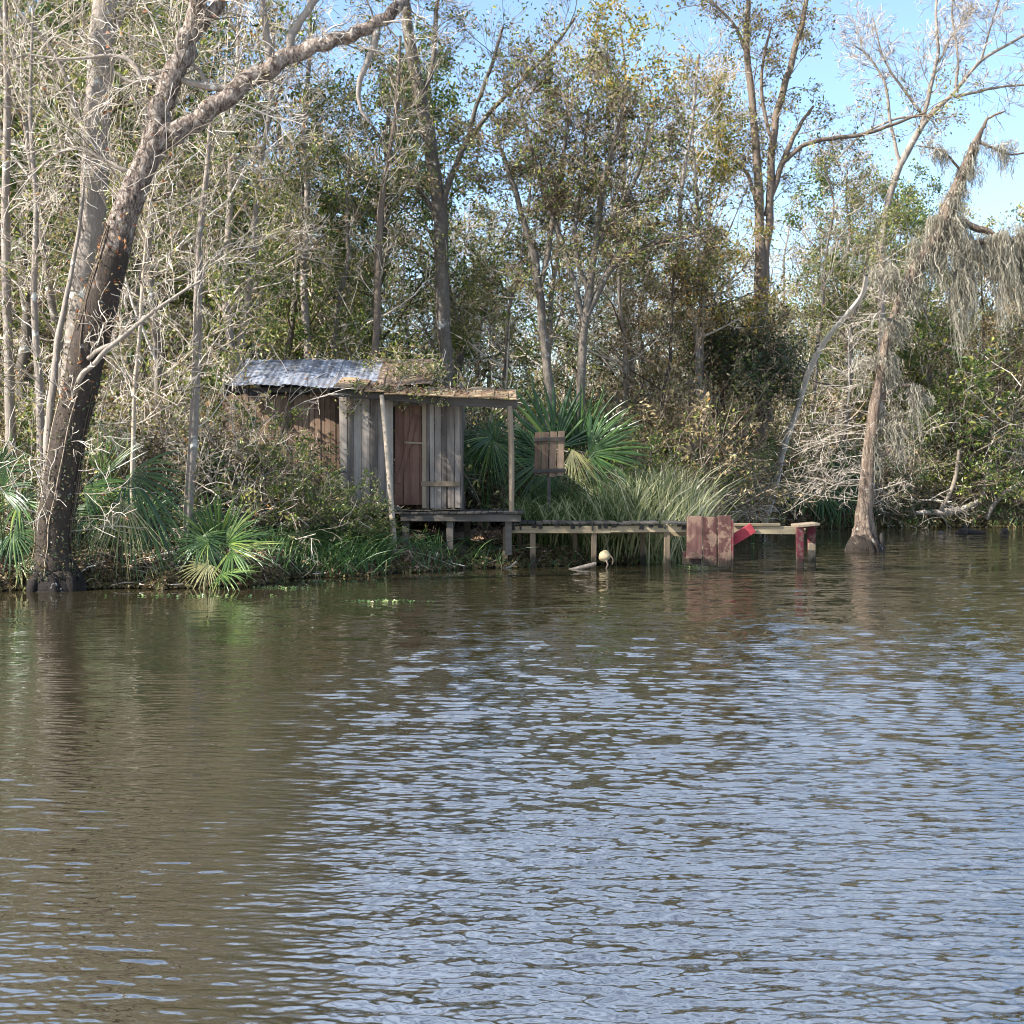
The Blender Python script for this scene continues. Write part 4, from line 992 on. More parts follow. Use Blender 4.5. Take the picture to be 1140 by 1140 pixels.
# its knees and wet black foot
for px, h, w in ((949, 14, 9), (953, 20, 9), (972, 16, 10), (981, 20, 8), (978, 9, 12), (944, 10, 7)):
    q = MB(); a = P(px, 616, YC - .1); tube(q, spline([(a[0], a[1], -.3, w * .7 * mpp(YC)), (a[0], a[1], .0, w * .55 * mpp(YC)), (a[0] + .01, a[1], h * mpp(YC) * .7, w * .35 * mpp(YC)), (a[0] + .01, a[1] + .01, h * mpp(YC), .02)], 10), 8, 0, .4, .12)
    wobj('knee', q, [M['post_black']], cyp)

pole('dead_snag', [(846, 596, 7.5), (862, 545, 7), (872, 500, 7), (888, 455, 6.5), (900, 415, 6.5), (920, 378, 6), (945, 348, 6), (960, 328, 5.5), (965, 306, 4)], 38.8, 'dead_white', 'bare white dead branch leaning up to the right left of the cypress', 'dead branch', dy=-1.25)

# ------------------------------------------------------------------ right bank wood and stumps
YR = 41.6
pole('fallen_log', [(1020, 571, 4), (1040, 570, 6), (1056, 570, 8), (1075, 565, 7), (1090, 557, 4)], YR + .5, 'bark_grey', 'pale fallen log lying along the right bank', 'log', twigs=(5, .1, .7, 1.2, .02, dict(kids=[2, 2], up=.1)))
pole('fallen_branch', [(1098, 578, 5), (1106, 562, 6), (1120, 548, 6), (1140, 536, 6), (1165, 522, 5)], YR + .5, 'bark_grey', 'pale bent branch sloping down to the water at the right edge', 'branch', twigs=(6, .1, .9, 1.0, .018, dict(kids=[2, 2], up=.05)))
pole('upright_stick', [(1047, 568, 5), (1058, 548, 5), (1064, 530, 5), (1068, 500, 3.5)], YR, 'twig_pale', 'pale stick standing up behind the fallen log', 'stick')
pole('upright_stick', [(1093, 556, 4), (1097, 535, 4), (1104, 510, 3)], YR + .4, 'twig_pale', 'pale forked stick on the bank between log and bent branch', 'stick', twigs=(3, .4, .9, .8, .014, dict(kids=[2], up=.1)))
pole('stump', [(1066, 604, 6), (1072, 592, 9), (1074, 588, 7), (1073, 583, 3)], 38, 'post_black', 'jagged black stump poking from the water near the right bank', 'stump', 9, .2)
pole('sunken_log', [(1064, 595, 4), (1074, 592.5, 7), (1086, 592.5, 6), (1096, 593, 3)], 38, 'post_black', 'flat black log awash beside the jagged stump', 'log', 8, .12)
pole('stump', [(1116, 600, 12), (1118, 592, 11), (1119, 588, 5)], 38.5, 'post_black', 'low rounded black stump in the water at the right edge', 'stump', 9, .15)
pole('stump', [(1046, 600, 7), (1047, 594, 6), (1048, 591, 3)], 38.3, 'wood_sill', 'tiny grey topped stump left of the jagged black one', 'stump', 8, .1)
pole('sunken_log', [(905, 598, 5), (925, 594, 7), (945, 595, 6), (950, 596, 3)], 39.5, 'post_black', 'dark log under the bank left of the cypress', 'log', 8, .1)

# ------------------------------------------------------------------ fan palms
def frond(mb, hub, axis, normal, R, A=118, nseg=34, droop=.35, mat=1, cup=.12, yellow_lit=0.0):
    """one fan: nseg pleated, pointed segments round the hub"""
    e1 = nrm(np.array(axis, float)); nn = np.array(normal, float); nn = nrm(nn - e1 * nn.dot(e1)); e2 = np.cross(nn, e1)
    ang = np.radians(np.linspace(-A, A, nseg)) + RNG.normal(size=nseg) * .03
    ts = np.array([0.02, .28, .52, .74, .9, 1.0]); n = len(ts)
    da = np.radians(2 * A / nseg)
    fuse = RNG.uniform(.36, .5)
    for a in ang:
        L = R * (.76 + .26 * math.cos(a * .8)) * RNG.uniform(.84, 1.08)
        if RNG.random() < .05: continue
        d = e1 * math.cos(a) + e2 * math.sin(a); s = -e1 * math.sin(a) + e2 * math.cos(a)
        r = L * ts
        w = np.where(ts <= fuse, r * math.tan(da / 2) * 1.02, L * fuse * math.tan(da / 2) * np.clip((1 - ts) / (1 - fuse), 0, 1) ** .8)
        fold = w * .55
        bend = droop * RNG.uniform(.2, 1.6)
        cen = np.array(hub) + d * r[:, None] - np.array([0, 0, 1]) * (bend * L * ts ** 2.6)[:, None] + nn * (cup * r)[:, None] * (1 - ts[:, None] * .7)
        cen = cen + s * (RNG.normal() * .09 * L * ts ** 3)[:, None]
        up = nn
        V = np.stack([cen - s * w[:, None] - up * fold[:, None] * .5, cen + up * fold[:, None] * .5, cen + s * w[:, None] - up * fold[:, None] * .5], 1)
        idx = np.arange(n * 3).reshape(n, 3)
        Q = np.stack([idx[:-1, :-1], idx[:-1, 1:], idx[1:, 1:], idx[1:, :-1]], -1)
        mb.add(V, Q, mat, min(1, max(0, RNG.normal(.42 + yellow_lit, .16))), False)

def palmetto(label, base, Y, fronds, R0=.8, group='palmettos along the bank', fallback=None):
    """fronds: (hub px, hub py, axis degrees on the picture plane, R, face = how far it turns up, dry)"""
    g = P(base[0], base[1], Y); g[2] = ground_z(g[0], g[1]) - .03
    root = thing('palmetto', label, 'palm', tuple(g), group)
    q = MB()
    for j in range(26):
        a = RNG.uniform(0, 6.28); h = RNG.uniform(.04, .3)
        q.line(np.array([g + [0, 0, 0], g + [.06 * math.cos(a), .06 * math.sin(a), h * .5], g + [.13 * math.cos(a), .13 * math.sin(a), h]]), [.035, .025, .008], 4)
    wobj('stem', q, [M['wood_post']], root)
    for f in fronds:
        px, py, ang, R, face, dry_lit = f[:6]; dyy = f[6] if len(f) > 6 else RNG.uniform(-.25, .25)
        hub = P(px, py, Y + dyy); a = math.radians(ang)
        b = MB()
        ax = np.array([math.cos(a), -.25 + RNG.normal() * .15, math.sin(a)])
        nn = np.array([-.25 * math.cos(a), -1.0 + face * .6, face])
        mid = g * .5 + hub * .5 + np.array([(hub[0] - g[0]) * -.1, 0, .06])
        pts = spline([(*g, .016), (*mid, .011), (*hub, .008)], 8)
        tube(b, pts, 5, 0, .6)
        frond(b, hub, ax, nn, R * 1.08, RNG.uniform(98, 128) if len(f) < 8 else f[7], int(RNG.uniform(30, 38)), f[8] if len(f) > 8 else RNG.uniform(.15, .4), 1, .12, .2 if dry_lit == .5 else 0)  # half value lifts the tint: yellowed leaf, and sunlight painted into bright fans
        wobj('frond', b, [M['palm'], M['palm_dry' if dry_lit == 1 else 'palm']], root)
    return root

palmetto('palmetto cut by the left picture edge left of the big trunk', (5, 648), 20.9, [
    (2, 548, 70, .80, .5, 0), (22, 560, 15, .62, .7, .5), (-8, 528, 95, .8, .4, 0), (15, 592, -25, .65, .5, 0), (0, 625, 10, .6, .8, .5), (-15, 580, 160, .7, .5, 0), (4, 600, -80, .6, .3, 0), (20, 628, -10, .5, .8, 1), (-5, 645, -40, .5, .4, 0)])
palmetto('palmetto with drooping dark fans just right of the big leaning trunk', (130, 632), 21.6, [
    (114, 530, 80, .85, .15, .5, .1, 50, .05), (143, 528, -36, 1.15, .25, 0, -.35, 74, .45), (92, 543, -12, .85, .35, 0, -.4, 60, .3), (122, 566, 40, .6, .4, .5), (96, 560, -80, .6, .3, .5, -.1, 80, .4), (137, 556, -86, .85, .2, 1, -.5, 46, .3), (118, 575, 150, .55, .5, .5), (165, 575, -15, .65, .5, 0, -.2)])
palmetto('bright palmetto spreading sunlit fans over the bank in front of the shack', (243, 645), 21.3, [
    (243, 606, 84, .92, .30, .5, .1, 70, .08), (252, 606, 42, .85, .5, .5, -.1, 62, .15), (238, 608, 128, .62, .6, .5, .1), (232, 604, 174, .55, .7, .5, -.25, 100, .2), (245, 640, 12, .62, 1.2, .5, -.45, 90, .3), (258, 612, 8, .75, .7, .5, -.15), (222, 600, -62, .55, .4, 0, -.2), (213, 572, -38, .85, .3, 0, .2, 66, .5), (232, 628, -150, .5, .6, 1, -.3)])
palmetto('half hidden palmetto between the slim sapling and the shack wall', (232, 580), 24.2, [
    (225, 520, 90, .6, .4, .5), (235, 530, 45, .62, .4, 0), (215, 525, 140, .6, .4, 0), (225, 545, 0, .5, .6, 0), (205, 540, 180, .55, .5, 0)])
palmetto('large fan palm standing behind the slatted panel right of the porch', (630, 560), 28.4, [
    (618, 500, 108, 1.5, .2, 0, .1, 95, .08), (645, 500, 62, 1.45, .2, 0, .25, 90, .08), (655, 505, 18, 1.3, .3, 0, -.1, 80, .2), (606, 512, 158, 1.1, .3, 0, -.1, 85, .15), (652, 516, -14, 1.0, .3, 0, -.2, 70, .3), (600, 518, -155, .9, .2, 0, 0, 70, .3), (640, 505, 95, 1.1, .15, 0, .4, 80, .05), (637, 500, -75, .8, .1, 1, -.4, 40, .2), (668, 505, 38, .8, .6, .5, -.1, 45, .15), (612, 530, -100, .7, .1, 0)])
palmetto('dark fan palm seen through the open porch between shack wall and post', (540, 560), 28.2, [
    (548, 486, 165, .75, .5, 0, -.2, 80, .3), (548, 490, -95, .85, .2, .5, -.3, 70, .3), (535, 495, -130, .8, .3, 0, -.1), (552, 492, 120, .6, .4, 0), (556, 500, -50, .7, .3, 0), (530, 510, 150, .7, .3, 0)])
palmetto('shaded palmetto at the waterline left of the cypress foot', (915, 575), 41.8, [
    (905, 515, 120, 1.0, .4, .5), (918, 510, 60, 1.1, .3, 0), (925, 530, 15, 1.0, .3, 0), (900, 540, 190, 1.0, .3, 0), (915, 548, -80, .9, .2, 0), (938, 545, -40, 1.0, .3, 0), (895, 500, 150, .9, .6, .5)])
palmetto('small yellowish palmetto in the brush above the reeds', (838, 520), 36, [
    (838, 490, 90, .7, .3, .5), (832, 495, 140, .6, .3, .5), (845, 495, 40, .7, .3, .5), (840, 500, 0, .6, .5, 1)])

# ------------------------------------------------------------------ reeds, sedge, litter
def blades(base, h, mat_tint, lean, width, curl, mb, mat=0, seg=6):
    k = len(base); t = np.linspace(0, 1, seg)
    az = RNG.uniform(0, 6.28, k); L = h * RNG.uniform(.55, 1.15, k)
    ln = np.abs(RNG.normal(size=k)) * lean + .05
    pts = np.repeat(base[:, None], seg, 1).astype(float)
    out = (ln[:, None] * t + curl * RNG.uniform(0, 1, (k, 1)) ** 2 * t ** 2.5) * L[:, None]
    pts[..., 0] += np.cos(az)[:, None] * out; pts[..., 1] += np.sin(az)[:, None] * out
    pts[..., 2] += L[:, None] * (t - curl * .35 * t ** 3)
    R = width * np.array([.7, 1, .95, .75, .45, .06])[None] * RNG.uniform(.6, 1.3, (k, 1))
    mb.lines(pts, R, 1, mat, mat_tint)

def in_shack(x, y):
    return (x > -5.5) & (x < -.75) & (y > 25.1) & (y < 29.3)

rd = MB()
n = 4200
px = RNG.uniform(572, 852, n) ; yy = RNG.uniform(26.2, 28.6, n)
x = (px - 570) / F * yy; ok = (yy - shore(x) > -.5)
x, yy = x[ok], yy[ok]
b = np.column_stack([x, yy, np.maximum(ground_z(x, yy), -.2)])
sun = np.clip((x + RNG.normal(size=len(x)) * .9 - 0.2) / 4.2, 0, 1)  # sunlight painted into the reed tint: paler towards the right
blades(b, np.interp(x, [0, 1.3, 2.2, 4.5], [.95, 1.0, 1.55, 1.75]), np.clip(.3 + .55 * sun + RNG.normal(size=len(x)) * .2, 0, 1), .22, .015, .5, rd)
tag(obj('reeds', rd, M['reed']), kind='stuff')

sg = MB()
n = 5200
px = np.concatenate([RNG.normal(385, 42, n // 2), RNG.uniform(300, 560, n // 2)]); yy = RNG.uniform(22.0, 25.2, n)
x = (px - 570) / F * yy; ok = (yy - shore(x) > -.1) & ~in_shack(x, yy) & ~((x > -2.1) & (x < -1.6) & (yy < 24.9))
x, yy = x[ok], yy[ok]
b = np.column_stack([x, yy, ground_z(x, yy) - .02])
blades(b, .62, np.clip(RNG.normal(.45, .25, len(x)), 0, 1), .45, .009, .9, sg)
# the lit grass tufts along the waterline and under the dock
px = RNG.uniform(430, 770, 1500); yy = 23.6 + RNG.uniform(0, 3.5, 1500); x = (px - 570) / F * yy; d = yy - shore(x); ok = (d > -.25) & (d < .8) & ~in_shack(x, yy)
blades(np.column_stack([x, yy, np.maximum(ground_z(x, yy), -.1)])[ok], .38, np.clip(RNG.normal(.4, .3, ok.sum()), 0, 1), .6, .008, .9, sg)
px = RNG.uniform(-20, 300, 900); yy = RNG.uniform(20.5, 24, 900); x = (px - 570) / F * yy; d = yy - shore(x); ok = d > 0
blades(np.column_stack([x, yy, ground_z(x, yy)])[ok], .33, np.clip(RNG.normal(.5, .3, ok.sum()), 0, 1), .5, .007, .8, sg)
x = RNG.uniform(9, 17, 900); yy = shore(x) + RNG.uniform(-.2, 1.2, 900)
blades(np.column_stack([x, yy, np.maximum(ground_z(x, yy), 0)]), .4, np.clip(RNG.normal(.6, .3, 900), 0, 1), .5, .01, .7, sg)
tag(obj('sedge', sg, M['sedge']), kind='stuff')

lt = MB()
x = RNG.uniform(-9.5, 1.5, 26000); d = RNG.exponential(1.2, 26000) + .04; yy = shore(x) + d
ok = ~in_shack(x, yy) & (d < 9)
p = np.column_stack([x, yy, ground_z(x, yy) + .015])[ok]
lt.leaves(p, .085, 0, None, .6, 1.6)
x = RNG.uniform(1.5, 18, 9000); d = RNG.exponential(1.6, 9000) + .1; yy = shore(x) + d
lt.leaves(np.column_stack([x, yy, ground_z(x, yy) + .02]), .11, 0, None, .6, 1.3)
x = RNG.uniform(-9.5, 17, 16000); d = RNG.normal(.10, .12, 16000); yy = shore(x) + d
lt.leaves(np.column_stack([x, yy, np.maximum(ground_z(x, yy), 0) + .02 + RNG.exponential(.015, 16000)]), .09, 2, None, .6, .8)
for j in range(460):
    x = RNG.uniform(-8.5, -1) if j < 240 else RNG.uniform(-1, 17); yy = shore(x) + RNG.uniform(0.0, 1.3); a = RNG.uniform(0, 6.28); L = RNG.uniform(.2, .8)
    if in_shack(x, yy): continue
    t = np.linspace(-.5, .5, 4)[:, None] * L
    q = np.array([x, yy, 0]) + t * np.array([math.cos(a), math.sin(a) * .5, 0]); q[:, 2] = np.maximum(ground_z(q[:, 0], q[:, 1]), 0) + .03 + RNG.random(4) * .06
    lt.line(q, [.011, .010, .008, .005], 4, 1 if j % 3 == 0 else 3)
tag(obj('leaf_litter', lt, [M['litter'], M['twig_pale'], M['leaf_brown'], M['twig_brown']]), kind='stuff')

wd = MB()
def rafts(cx, cy, sx, sy, n):
    x = cx + RNG.normal(size=n) * sx; y = cy + RNG.normal(size=n) * sy
    wd.leaves(np.column_stack([x, y, np.full(n, .012)]), .045, 0, None, .7, 2.5)
a = P(425, 669, 1); 
for px, py, sx, sy, n in ((425, 670, .28, .1, 70), (310, 655, .3, .12, 60), (350, 648, .35, .1, 60), (765, 631, .12, .1, 30), (845, 606, .2, .3, 30), (1060, 586, 1.2, .3, 160), (220, 664, .5, .1, 50)):
    D = F * CAMZ / (py - Y0); rafts((px - 570) / F * D, D, sx, sy, n)
tag(obj('floating_weed', wd, M['sedge']), kind='stuff')

# ------------------------------------------------------------------ woodland trees one can tell apart
KINDS = {}
def kind(name, builder, nvar):
    L = []
    for i in range(nvar):
        a, b, ma, mb_ = builder()
        L.append((a.mesh('trunk', ma), b.mesh('crown', mb_)))
    KINDS[name] = L
kind('olive', lambda: proto_tree(8, .085, .2, 2.0, 24, [4, 4, 2], 'bark_grey', 'twig_pale', [('leaf_olive', .8), ('leaf_tan', .2)], 9500, .072, spread=.09), 2)
kind('bare', lambda: proto_tree(10, .08, .2, 2.1, 26, [5, 4, 3], 'bark_grey', 'twig_pale', [('leaf_tan', .6), ('leaf_olive', .4)], 1500, .08, spread=.08), 2)
kind('evergreen', lambda: proto_tree(8, .09, .15, 1.9, 26, [4, 4, 2], 'bark_dark', 'twig_brown', [('leaf_green', .9), ('leaf_olive', .1)], 11500, .082, spread=.09), 2)
kind('brown', lambda: proto_tree(7, .08, .15, 1.8, 24, [4, 4, 2], 'bark_brown', 'twig_brown', [('leaf_tan', .55), ('leaf_brown', .45)], 6500, .08, spread=.09), 1)
kind('yellow', lambda: proto_tree(8, .08, .3, 1.5, 20, [4, 3, 2], 'bark_grey', 'twig_pale', [('leaf_yellow', .7), ('leaf_olive', .3)], 6500, .075, spread=.09), 1)
SHR = {}
def skind(name, nvar, *a, **k):
    L = []
    for i in range(nvar):
        s, cr, ms, mc = proto_shrub(*a, **k); L.append((s.mesh('stem', ms), cr.mesh('foliage', mc)))
    SHR[name] = L
skind('green', 2, 2.2, 2.0, 12, [5, 4, 2], 'twig_brown', [('leaf_green', .8), ('leaf_olive', .2)], 5200, .075)
skind('dark', 1, 2.4, 2.2, 14, [5, 4, 2], 'twig_brown', [('leaf_dark', .8), ('leaf_brown', .2)], 6000, .08)
skind('tangle', 2, 2.4, 2.6, 18, [6, 4, 2], 'twig_pale', [('leaf_tan', .6), ('leaf_olive', .4)], 1600, .06, up=-.01)
skind('tan', 2, 2.2, 2.2, 14, [5, 4, 2], 'twig_brown', [('leaf_tan', .7), ('leaf_olive', .3)], 4200, .07)

def stand(name, lab, cat, meshes, px, Y, s, parts, group, sz=None, rot=None):
    x = (px - 570) / F * Y
    g = (x, Y, float(ground_z(x, Y)) - .05)
    r = thing(name, lab, cat, g, group)
    r.rotation_euler = (RNG.normal() * .03, RNG.normal() * .03, RNG.uniform(0, 6.28) if rot is None else rot); r.scale = (s, s, sz or s)
    for nm, me in zip(parts, meshes):
        o = bpy.data.objects.new(nm, me); C.objects.link(o); o.parent = r
    return r

WOOD = [
    # kind, variant, px, distance, height m, label
    ('olive', 0, 175, 27, 9.5, 'olive leaved tree directly right of the big leaning trunk'),
    ('bare', 0, 70, 27, 12, 'bare twiggy grey tree behind the trunks at the left edge'),
    ('evergreen', 0, 20, 33, 16, 'dark green tree behind the bare twigs at the top left'),
    ('evergreen', 1, 140, 32, 15, 'glossy green tree seen through the fork of the leaning tree'),
    ('bare', 1, 250, 29, 12.5, 'tall bare tree above the palmetto and the metal roof'),
    ('evergreen', 0, 300, 31, 8.5, 'dense green tree behind the left half of the metal roof'),
    ('olive', 1, 390, 31, 9, 'olive green tree behind the ridge of the shack'),
    ('evergreen', 1, 430, 34, 11, 'dark leafy tree with blue sky showing through beside the crooked trunk'),
    ('bare', 0, 330, 35, 14, 'pale bare tree rising over the shack into the sky'),
    ('olive', 0, 545, 34, 8, 'light green leafy tree in the gap right of the crooked trunk'),
    ('evergreen', 0, 520, 37, 11.5, 'tall green crowned tree against the sky left of the bushy tree'),
    ('yellow', 0, 708, 38, 13.2, 'tree with a yellow leaved top against the blue sky'),
    ('bare', 1, 700, 34, 9.5, 'pale twiggy tree right behind the bushy many stemmed tree'),
    ('yellow', 0, 785, 34.8, 10.4, 'golden leaved tree beside the twin trunked tree'),
    ('brown', 0, 745, 33, 6.8, 'brown leaved tree between the fan palm and the twin trunked tree'),
    ('olive', 1, 690, 36, 7.5, 'olive tree behind the large fan palm'),
    ('brown', 0, 800, 36, 7.2, 'tan brown tree standing below the golden leaved tree'),
    ('bare', 0, 910, 45, 11.5, 'fine twigged bare tree between the twin trunks and the bare grey tree'),
    ('evergreen', 1, 925, 48, 11.2, 'green bushy crown behind the dark limb of the twin trunked tree'),
    ('olive', 0, 930, 44.5, 9.8, 'olive brown tree over the white leaning dead branch'),
    ('olive', 1, 1035, 46, 8.8, 'olive tree behind the mossy cypress'),
    ('yellow', 0, 1100, 50, 10.2, 'yellow green treetop under the sky behind the mossy arm'),
    ('brown', 0, 1090, 45, 7.6, 'brownish tree behind the long hanging moss at the right'),
    ('evergreen', 0, 1150, 48, 10.4, 'green tree cut by the right picture edge'),
    ('evergreen', 1, 1000, 50, 11, 'distant green tree left of the cypress top'),
    ('bare', 1, 770, 42, 13, 'bare fine branched tree in the sky gap right of the yellow top'),
    ('bare', 1, 610, 40, 13, 'slender bare tree whose top shows above the bushy brown crown'),
]
PH = dict(olive=8, bare=10, evergreen=8, brown=7, yellow=8)
for k, v, px, Y, h, lab in WOOD:
    L = KINDS[k]; s = h / PH[k]
    stand('tree', lab, 'tree', L[v % len(L)], px, Y, s * RNG.uniform(.92, 1.0), ('trunk', 'crown'), 'woodland trees behind the bank', sz=s)
BUSH = [
    ('green', 0, 1063, 43.5, 3.6, 'bright green bush right of the cypress trunk'),
    ('green', 1, 1085, 46, 5.6, 'taller green bush behind the hanging moss'),
    ('tangle', 0, 1115, 44, 4.2, 'pale twiggy bush above the bent branch at the right edge'),
    ('tan', 0, 760, 32, 3.2, 'tan bush rising behind the reeds left of the dark bush'),
    ('tan', 1, 870, 41.8, 3.4, 'tan brown bush overhanging the water behind the dock end'),
    ('tangle', 1, 262, 25.0, 2.6, 'bleached twiggy bush leaning across the shack corner'),
    ('tangle', 0, 276, 24.5, 2.2, 'grey tangled bush hiding the left part of the shack'),
    ('green', 1, 300, 25.3, 2.1, 'leafy green bush against the shack wall'),
    ('green', 1, 345, 24.0, 1.6, 'rounded green bush at the waterline right of the bright palmetto'),
    ('green', 0, 385, 24.0, 1.05, 'low green bush on the bank below the grey plank wall'),
    ('tangle', 1, 175, 24.5, 2.4, 'pale tangled bush behind the drooping palmetto'),
    ('tangle', 0, 60, 25.5, 2.8, 'tangled bush behind the foot of the big leaning tree'),
    ('dark', 0, 950, 42.8, 2.6, 'shadowy bush low on the bank behind the cypress foot'),
    ('tangle', 1, 1010, 43.0, 3.0, 'tangled bare bush on the bank right of the cypress'),
    ('green', 1, 690, 29.8, 2.0, 'green bush between the large fan palm and the reeds'),
    ('tan', 0, 540, 29.8, 1.6, 'low tan bush seen under the porch roof'),
]
def mound():
    g = P(822, 560, 35.0); x, y = g[0], g[1]
    r = thing('vine_mound', 'dark vine covered mound of leaves over dead brush above the reeds', 'bush', (x, y, float(ground_z(x, y + 4)) * 0))
    out = []; ctr = [P(a, b_, Y_) for a, b_, Y_ in ((800, 395, 35), (828, 385, 35), (850, 400, 35.3), (785, 372, 35.4), (865, 420, 35), (820, 405, 34.6))]
    for j in range(16):
        c = ctr[j % 6] + RNG.normal(size=3) * [.3, .3, .1]; b0 = np.array([x + RNG.normal() * .7, y + 3 + RNG.normal() * .6, -.1])
        mid = (b0 + c) / 2 + RNG.normal(size=3) * .3
        q = spline([(*b0, .04), (*mid, .03), (*c, .015)], 5); out.append((q[:, :3], q[:, 3], 0))
        for k in range(14): grow(out, c, RNG.normal(size=3) * [1, 1, .5], RNG.uniform(.4, .95), .012, 1, dict(kids=[0, 5, 3], up=-.10, wander=.3))
    st, fo = MB(), MB()
    put_twigs(st, [o for o in out if o[2] == 0], [0]); put_twigs(fo, [o for o in out if o[2] > 0], [0])
    fo.leaves(leaf_points(out, 7500, 1, .12), .095, 1); fo.leaves(leaf_points(out, 3200, 1, .12), .095, 3); fo.leaves(leaf_points(out, 1500, 1, .1), .08, 2)
    wobj('stem', st, [M['twig_brown']], r); wobj('foliage', fo, [M['twig_brown'], M['leaf_dark'], M['leaf_brown'], M['leaf_green']], r)
mound()
BHT = dict(green=2.2, dark=2.4, tangle=2.4, tan=2.2)
for k, v, px, Y, h, lab in BUSH:
    L = SHR[k]; s = h / BHT[k]
    stand('bush', lab, 'bush', L[v % len(L)], px, Y, s, ('stem', 'foliage'), 'bushes along the bank')

# ------------------------------------------------------------------ undergrowth and the far wood: masses nobody could count
def scatter(name, protos, spots, mats):
    """bake many plants into one object"""
    mb = MB()
    for (pb, remap), (x, y, s, sz) in spots:
        a = RNG.uniform(0, 6.28); ca, sa = math.cos(a), math.sin(a)
        o = MB(); o.cat(pb); o.bake(); o.Mi = remap[o.Mi]; o.m = [o.Mi]
        mb.cat(o, np.array([[ca * s, -sa * s, 0], [sa * s, ca * s, 0], [0, 0, sz]]), (x, y, float(ground_z(x, y)) - .05), RNG.normal() * .12)
    return tag(obj(name, mb, mats), kind='stuff')

UM = ['twig_pale', 'twig_brown', 'leaf_olive', 'leaf_tan', 'leaf_green', 'leaf_brown', 'bark_grey', 'bark_brown', 'leaf_dark', 'leaf_yellow']
ui = {n: i for i, n in enumerate(UM)}
def shrub_p(h, w, ns, kids, twig, leafs, nl, ls, **k):
    s, cr, ms, mc = proto_shrub(h, w, ns, kids, twig, leafs, nl, ls, **k)
    b = MB(); b.cat(s); nb = len(b.Fq) if hasattr(b, 'Fq') else 0
    b.cat(cr)
    return b, np.array([ui[twig]] + [ui[m] for m, _ in leafs])
under = [shrub_p(1.5, 1.9, 12, [5, 3], 'twig_pale', [('leaf_tan', .55), ('leaf_olive', .45)], 700, .06, up=-.02),
         shrub_p(1.7, 1.7, 12, [5, 3], 'twig_pale', [('leaf_olive', .7), ('leaf_tan', .3)], 1500, .07),
         shrub_p(1.4, 1.6, 10, [5, 3], 'twig_brown', [('leaf_green', .8), ('leaf_olive', .2)], 1500, .075),
         shrub_p(1.6, 1.8, 12, [5, 3], 'twig_brown', [('leaf_tan', .6), ('leaf_brown', .4)], 1300, .065)]
spots = []
while len(spots) < 330:
    u = RNG.uniform(-90, 1230); d = RNG.uniform(.7, 11) ** 1.0
    xg = None
    Yg = 26.0
    for _ in range(6): Yg = float(shore((u - 570) / F * Yg)) + d
    x = (u - 570) / F * Yg
    if in_shack(x, Yg) or (-6 < x < -.5 and 23.2 < Yg < 29.5): continue
    if 575 < u < 850 and Yg < 29.5: continue
    if -70 < u < 300 and d < 2.2: continue
    if 500 < u < 720 and Yg < 29.4: continue
    if u > 850 and d < 1.0: continue
    i = RNG.choice(4, p=[.3, .32, .16, .22])
    s = RNG.uniform(.7, 1.35) * (1.15 if u > 850 else 1) * np.interp(d, [0, 2, 6], [.6, .95, 1.25])
    spots.append((under[i], (x, Yg, s, s * RNG.uniform(.85, 1.3))))
scatter('undergrowth', under, spots, [M[m] for m in UM])

def tree_p(*a, **k):
    t, cr, mt, mc = proto_tree(*a, **k)
    b = MB(); b.cat(t); b.cat(cr)
    return b, mc
far = []
for args, kw in (((9, .11, .12, 2.2, 22, [4, 3, 2], 'bark_grey', 'twig_pale', [('leaf_olive', .8), ('leaf_tan', .2)], 3600, .12), dict(spread=.14, minr=.007)),
                 ((9, .11, .12, 2.2, 24, [4, 3, 2], 'bark_grey', 'twig_pale', [('leaf_tan', .7), ('leaf_olive', .3)], 2400, .11), dict(spread=.14, minr=.007)),
                 ((9, .11, .12, 2.1, 22, [4, 3, 2], 'bark_brown', 'twig_brown', [('leaf_green', .9), ('leaf_olive', .1)], 4200, .13), dict(spread=.14, minr=.007)),
                 ((11, .11, .3, 2.0, 20, [5, 4, 2], 'bark_grey', 'twig_pale', [('leaf_tan', 1.)], 500, .1), dict(spread=.1, minr=.006))):
    t, cr, mt, mc = proto_tree(*args, **kw)
    b = MB(); b.cat(t); b.cat(cr)
    far.append((b, np.array([ui[m.name] for m in mc])))
spots = []
hs = lambda u: np.interp(u, [-100, 150, 300, 480, 560, 700, 880, 960, 1050, 1240], [20, 18, 13, 10.5, 9.5, 9, 10, 9.8, 9.2, 10])
while len(spots) < 120:
    u = RNG.uniform(-140, 1280); Yg = RNG.uniform(36, 62)
    if u > 860: Yg = RNG.uniform(48, 68)
    x = (u - 570) / F * Yg
    if Yg - float(shore(x)) < 4: continue
    i = RNG.choice(4, p=[.34, .26, .24, .16])
    h = hs(u) * RNG.uniform(.6, 1.05) * (Yg / 50) ** .8
    s = h / (11 if i == 3 else 9)
    spots.append((far[i], (x, Yg, max(s, .8) * 1.0, s)))
for _ in range(110):
    u = RNG.uniform(-140, 1280); Yg = RNG.uniform(46, 66); x = (u - 570) / F * Yg; s_ = RNG.uniform(1.8, 3.2)
    spots.append((under[RNG.choice([1, 2, 3])], (x, Yg, s_ * 1.3, s_)))
scatter('far_woods', far, spots, [M[m] for m in UM])

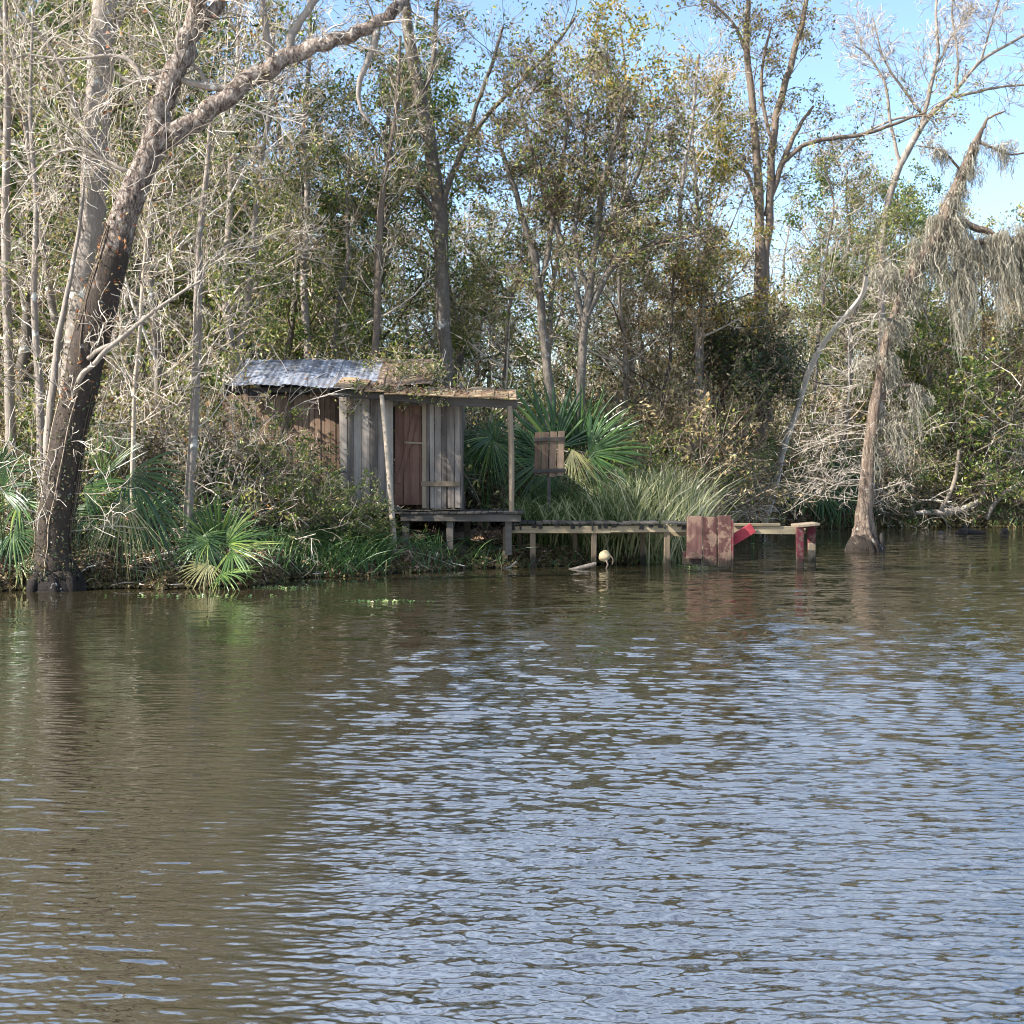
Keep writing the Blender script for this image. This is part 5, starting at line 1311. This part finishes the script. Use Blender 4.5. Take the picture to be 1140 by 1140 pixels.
# ------------------------------------------------------------------ light, sky, camera
SUN_EL, SUN_AZ = math.radians(38), math.radians(66)       # azimuth: to the left of straight behind the camera
to_sun = Vector((-math.sin(SUN_AZ) * math.cos(SUN_EL), -math.cos(SUN_AZ) * math.cos(SUN_EL), math.sin(SUN_EL)))
sl = bpy.data.lights.new('sun', 'SUN'); sl.energy = 5.0; sl.angle = math.radians(.5); sl.color = (1, .97, .91)
so = bpy.data.objects.new('sun', sl); C.objects.link(so); so.rotation_euler = (-to_sun).to_track_quat('-Z', 'Y').to_euler()
w = bpy.data.worlds.new('World'); SC.world = w; w.use_nodes = True
nt = w.node_tree; nt.nodes.clear()
sky = nt.nodes.new('ShaderNodeTexSky'); sky.sky_type = 'NISHITA'; sky.sun_disc = False
sky.sun_elevation = SUN_EL; sky.sun_rotation = math.atan2(to_sun.x, to_sun.y)
sky.air_density = 1.0; sky.dust_density = .9; sky.ozone_density = 3.0
bg = nt.nodes.new('ShaderNodeBackground'); bg.inputs['Strength'].default_value = .10
ow = nt.nodes.new('ShaderNodeOutputWorld')
tc = nt.nodes.new('ShaderNodeTexCoord'); sep = nt.nodes.new('ShaderNodeSeparateXYZ'); nt.links.new(tc.outputs['Generated'], sep.inputs[0])
up = nt.nodes.new('ShaderNodeMapRange'); up.interpolation_type = 'SMOOTHSTEP'; up.inputs['From Min'].default_value = .30; up.inputs['From Max'].default_value = .62; up.inputs['To Max'].default_value = .75
nt.links.new(sep.outputs['Z'], up.inputs['Value'])
cl = nt.nodes.new('ShaderNodeTexNoise'); cl.inputs['Scale'].default_value = 2.6; cl.inputs['Detail'].default_value = 6; cl.inputs['Roughness'].default_value = .6; nt.links.new(tc.outputs['Generated'], cl.inputs['Vector'])  # thin unseen cloud added overhead to brighten the sky glints on the water
cr_ = nt.nodes.new('ShaderNodeMapRange'); cr_.interpolation_type = 'SMOOTHSTEP'; cr_.inputs['From Min'].default_value = .32; cr_.inputs['From Max'].default_value = .62; nt.links.new(cl.outputs['Fac'], cr_.inputs['Value'])
mu = nt.nodes.new('ShaderNodeMath'); mu.operation = 'MULTIPLY'; nt.links.new(up.outputs[0], mu.inputs[0]); nt.links.new(cr_.outputs[0], mu.inputs[1])
cmx = nt.nodes.new('ShaderNodeMix'); cmx.data_type = 'RGBA'; nt.links.new(mu.outputs[0], cmx.inputs['Factor']); nt.links.new(sky.outputs[0], cmx.inputs['A']); cmx.inputs['B'].default_value = (5.2, 6.4, 8.4, 1)
nt.links.new(cmx.outputs['Result'], bg.inputs['Color']); nt.links.new(bg.outputs[0], ow.inputs['Surface'])

cam = bpy.data.cameras.new('camera'); cam.sensor_width = 36; cam.lens = 36 * F / 1140; cam.clip_end = 2000
co = bpy.data.objects.new('camera', cam); C.objects.link(co)
co.location = (0, 0, CAMZ); co.rotation_euler = (math.pi / 2 - PITCH, 0, 0)
SC.camera = co
SC.view_settings.view_transform = 'Standard'; SC.view_settings.look = 'None'
SC.view_settings.exposure = 1.7; SC.view_settings.gamma = 1
SC.cycles.max_bounces = 6; SC.cycles.filter_width = 1.05; SC.cycles.diffuse_bounces = 2; SC.cycles.transmission_bounces = 3
SC.cycles.use_denoising = True
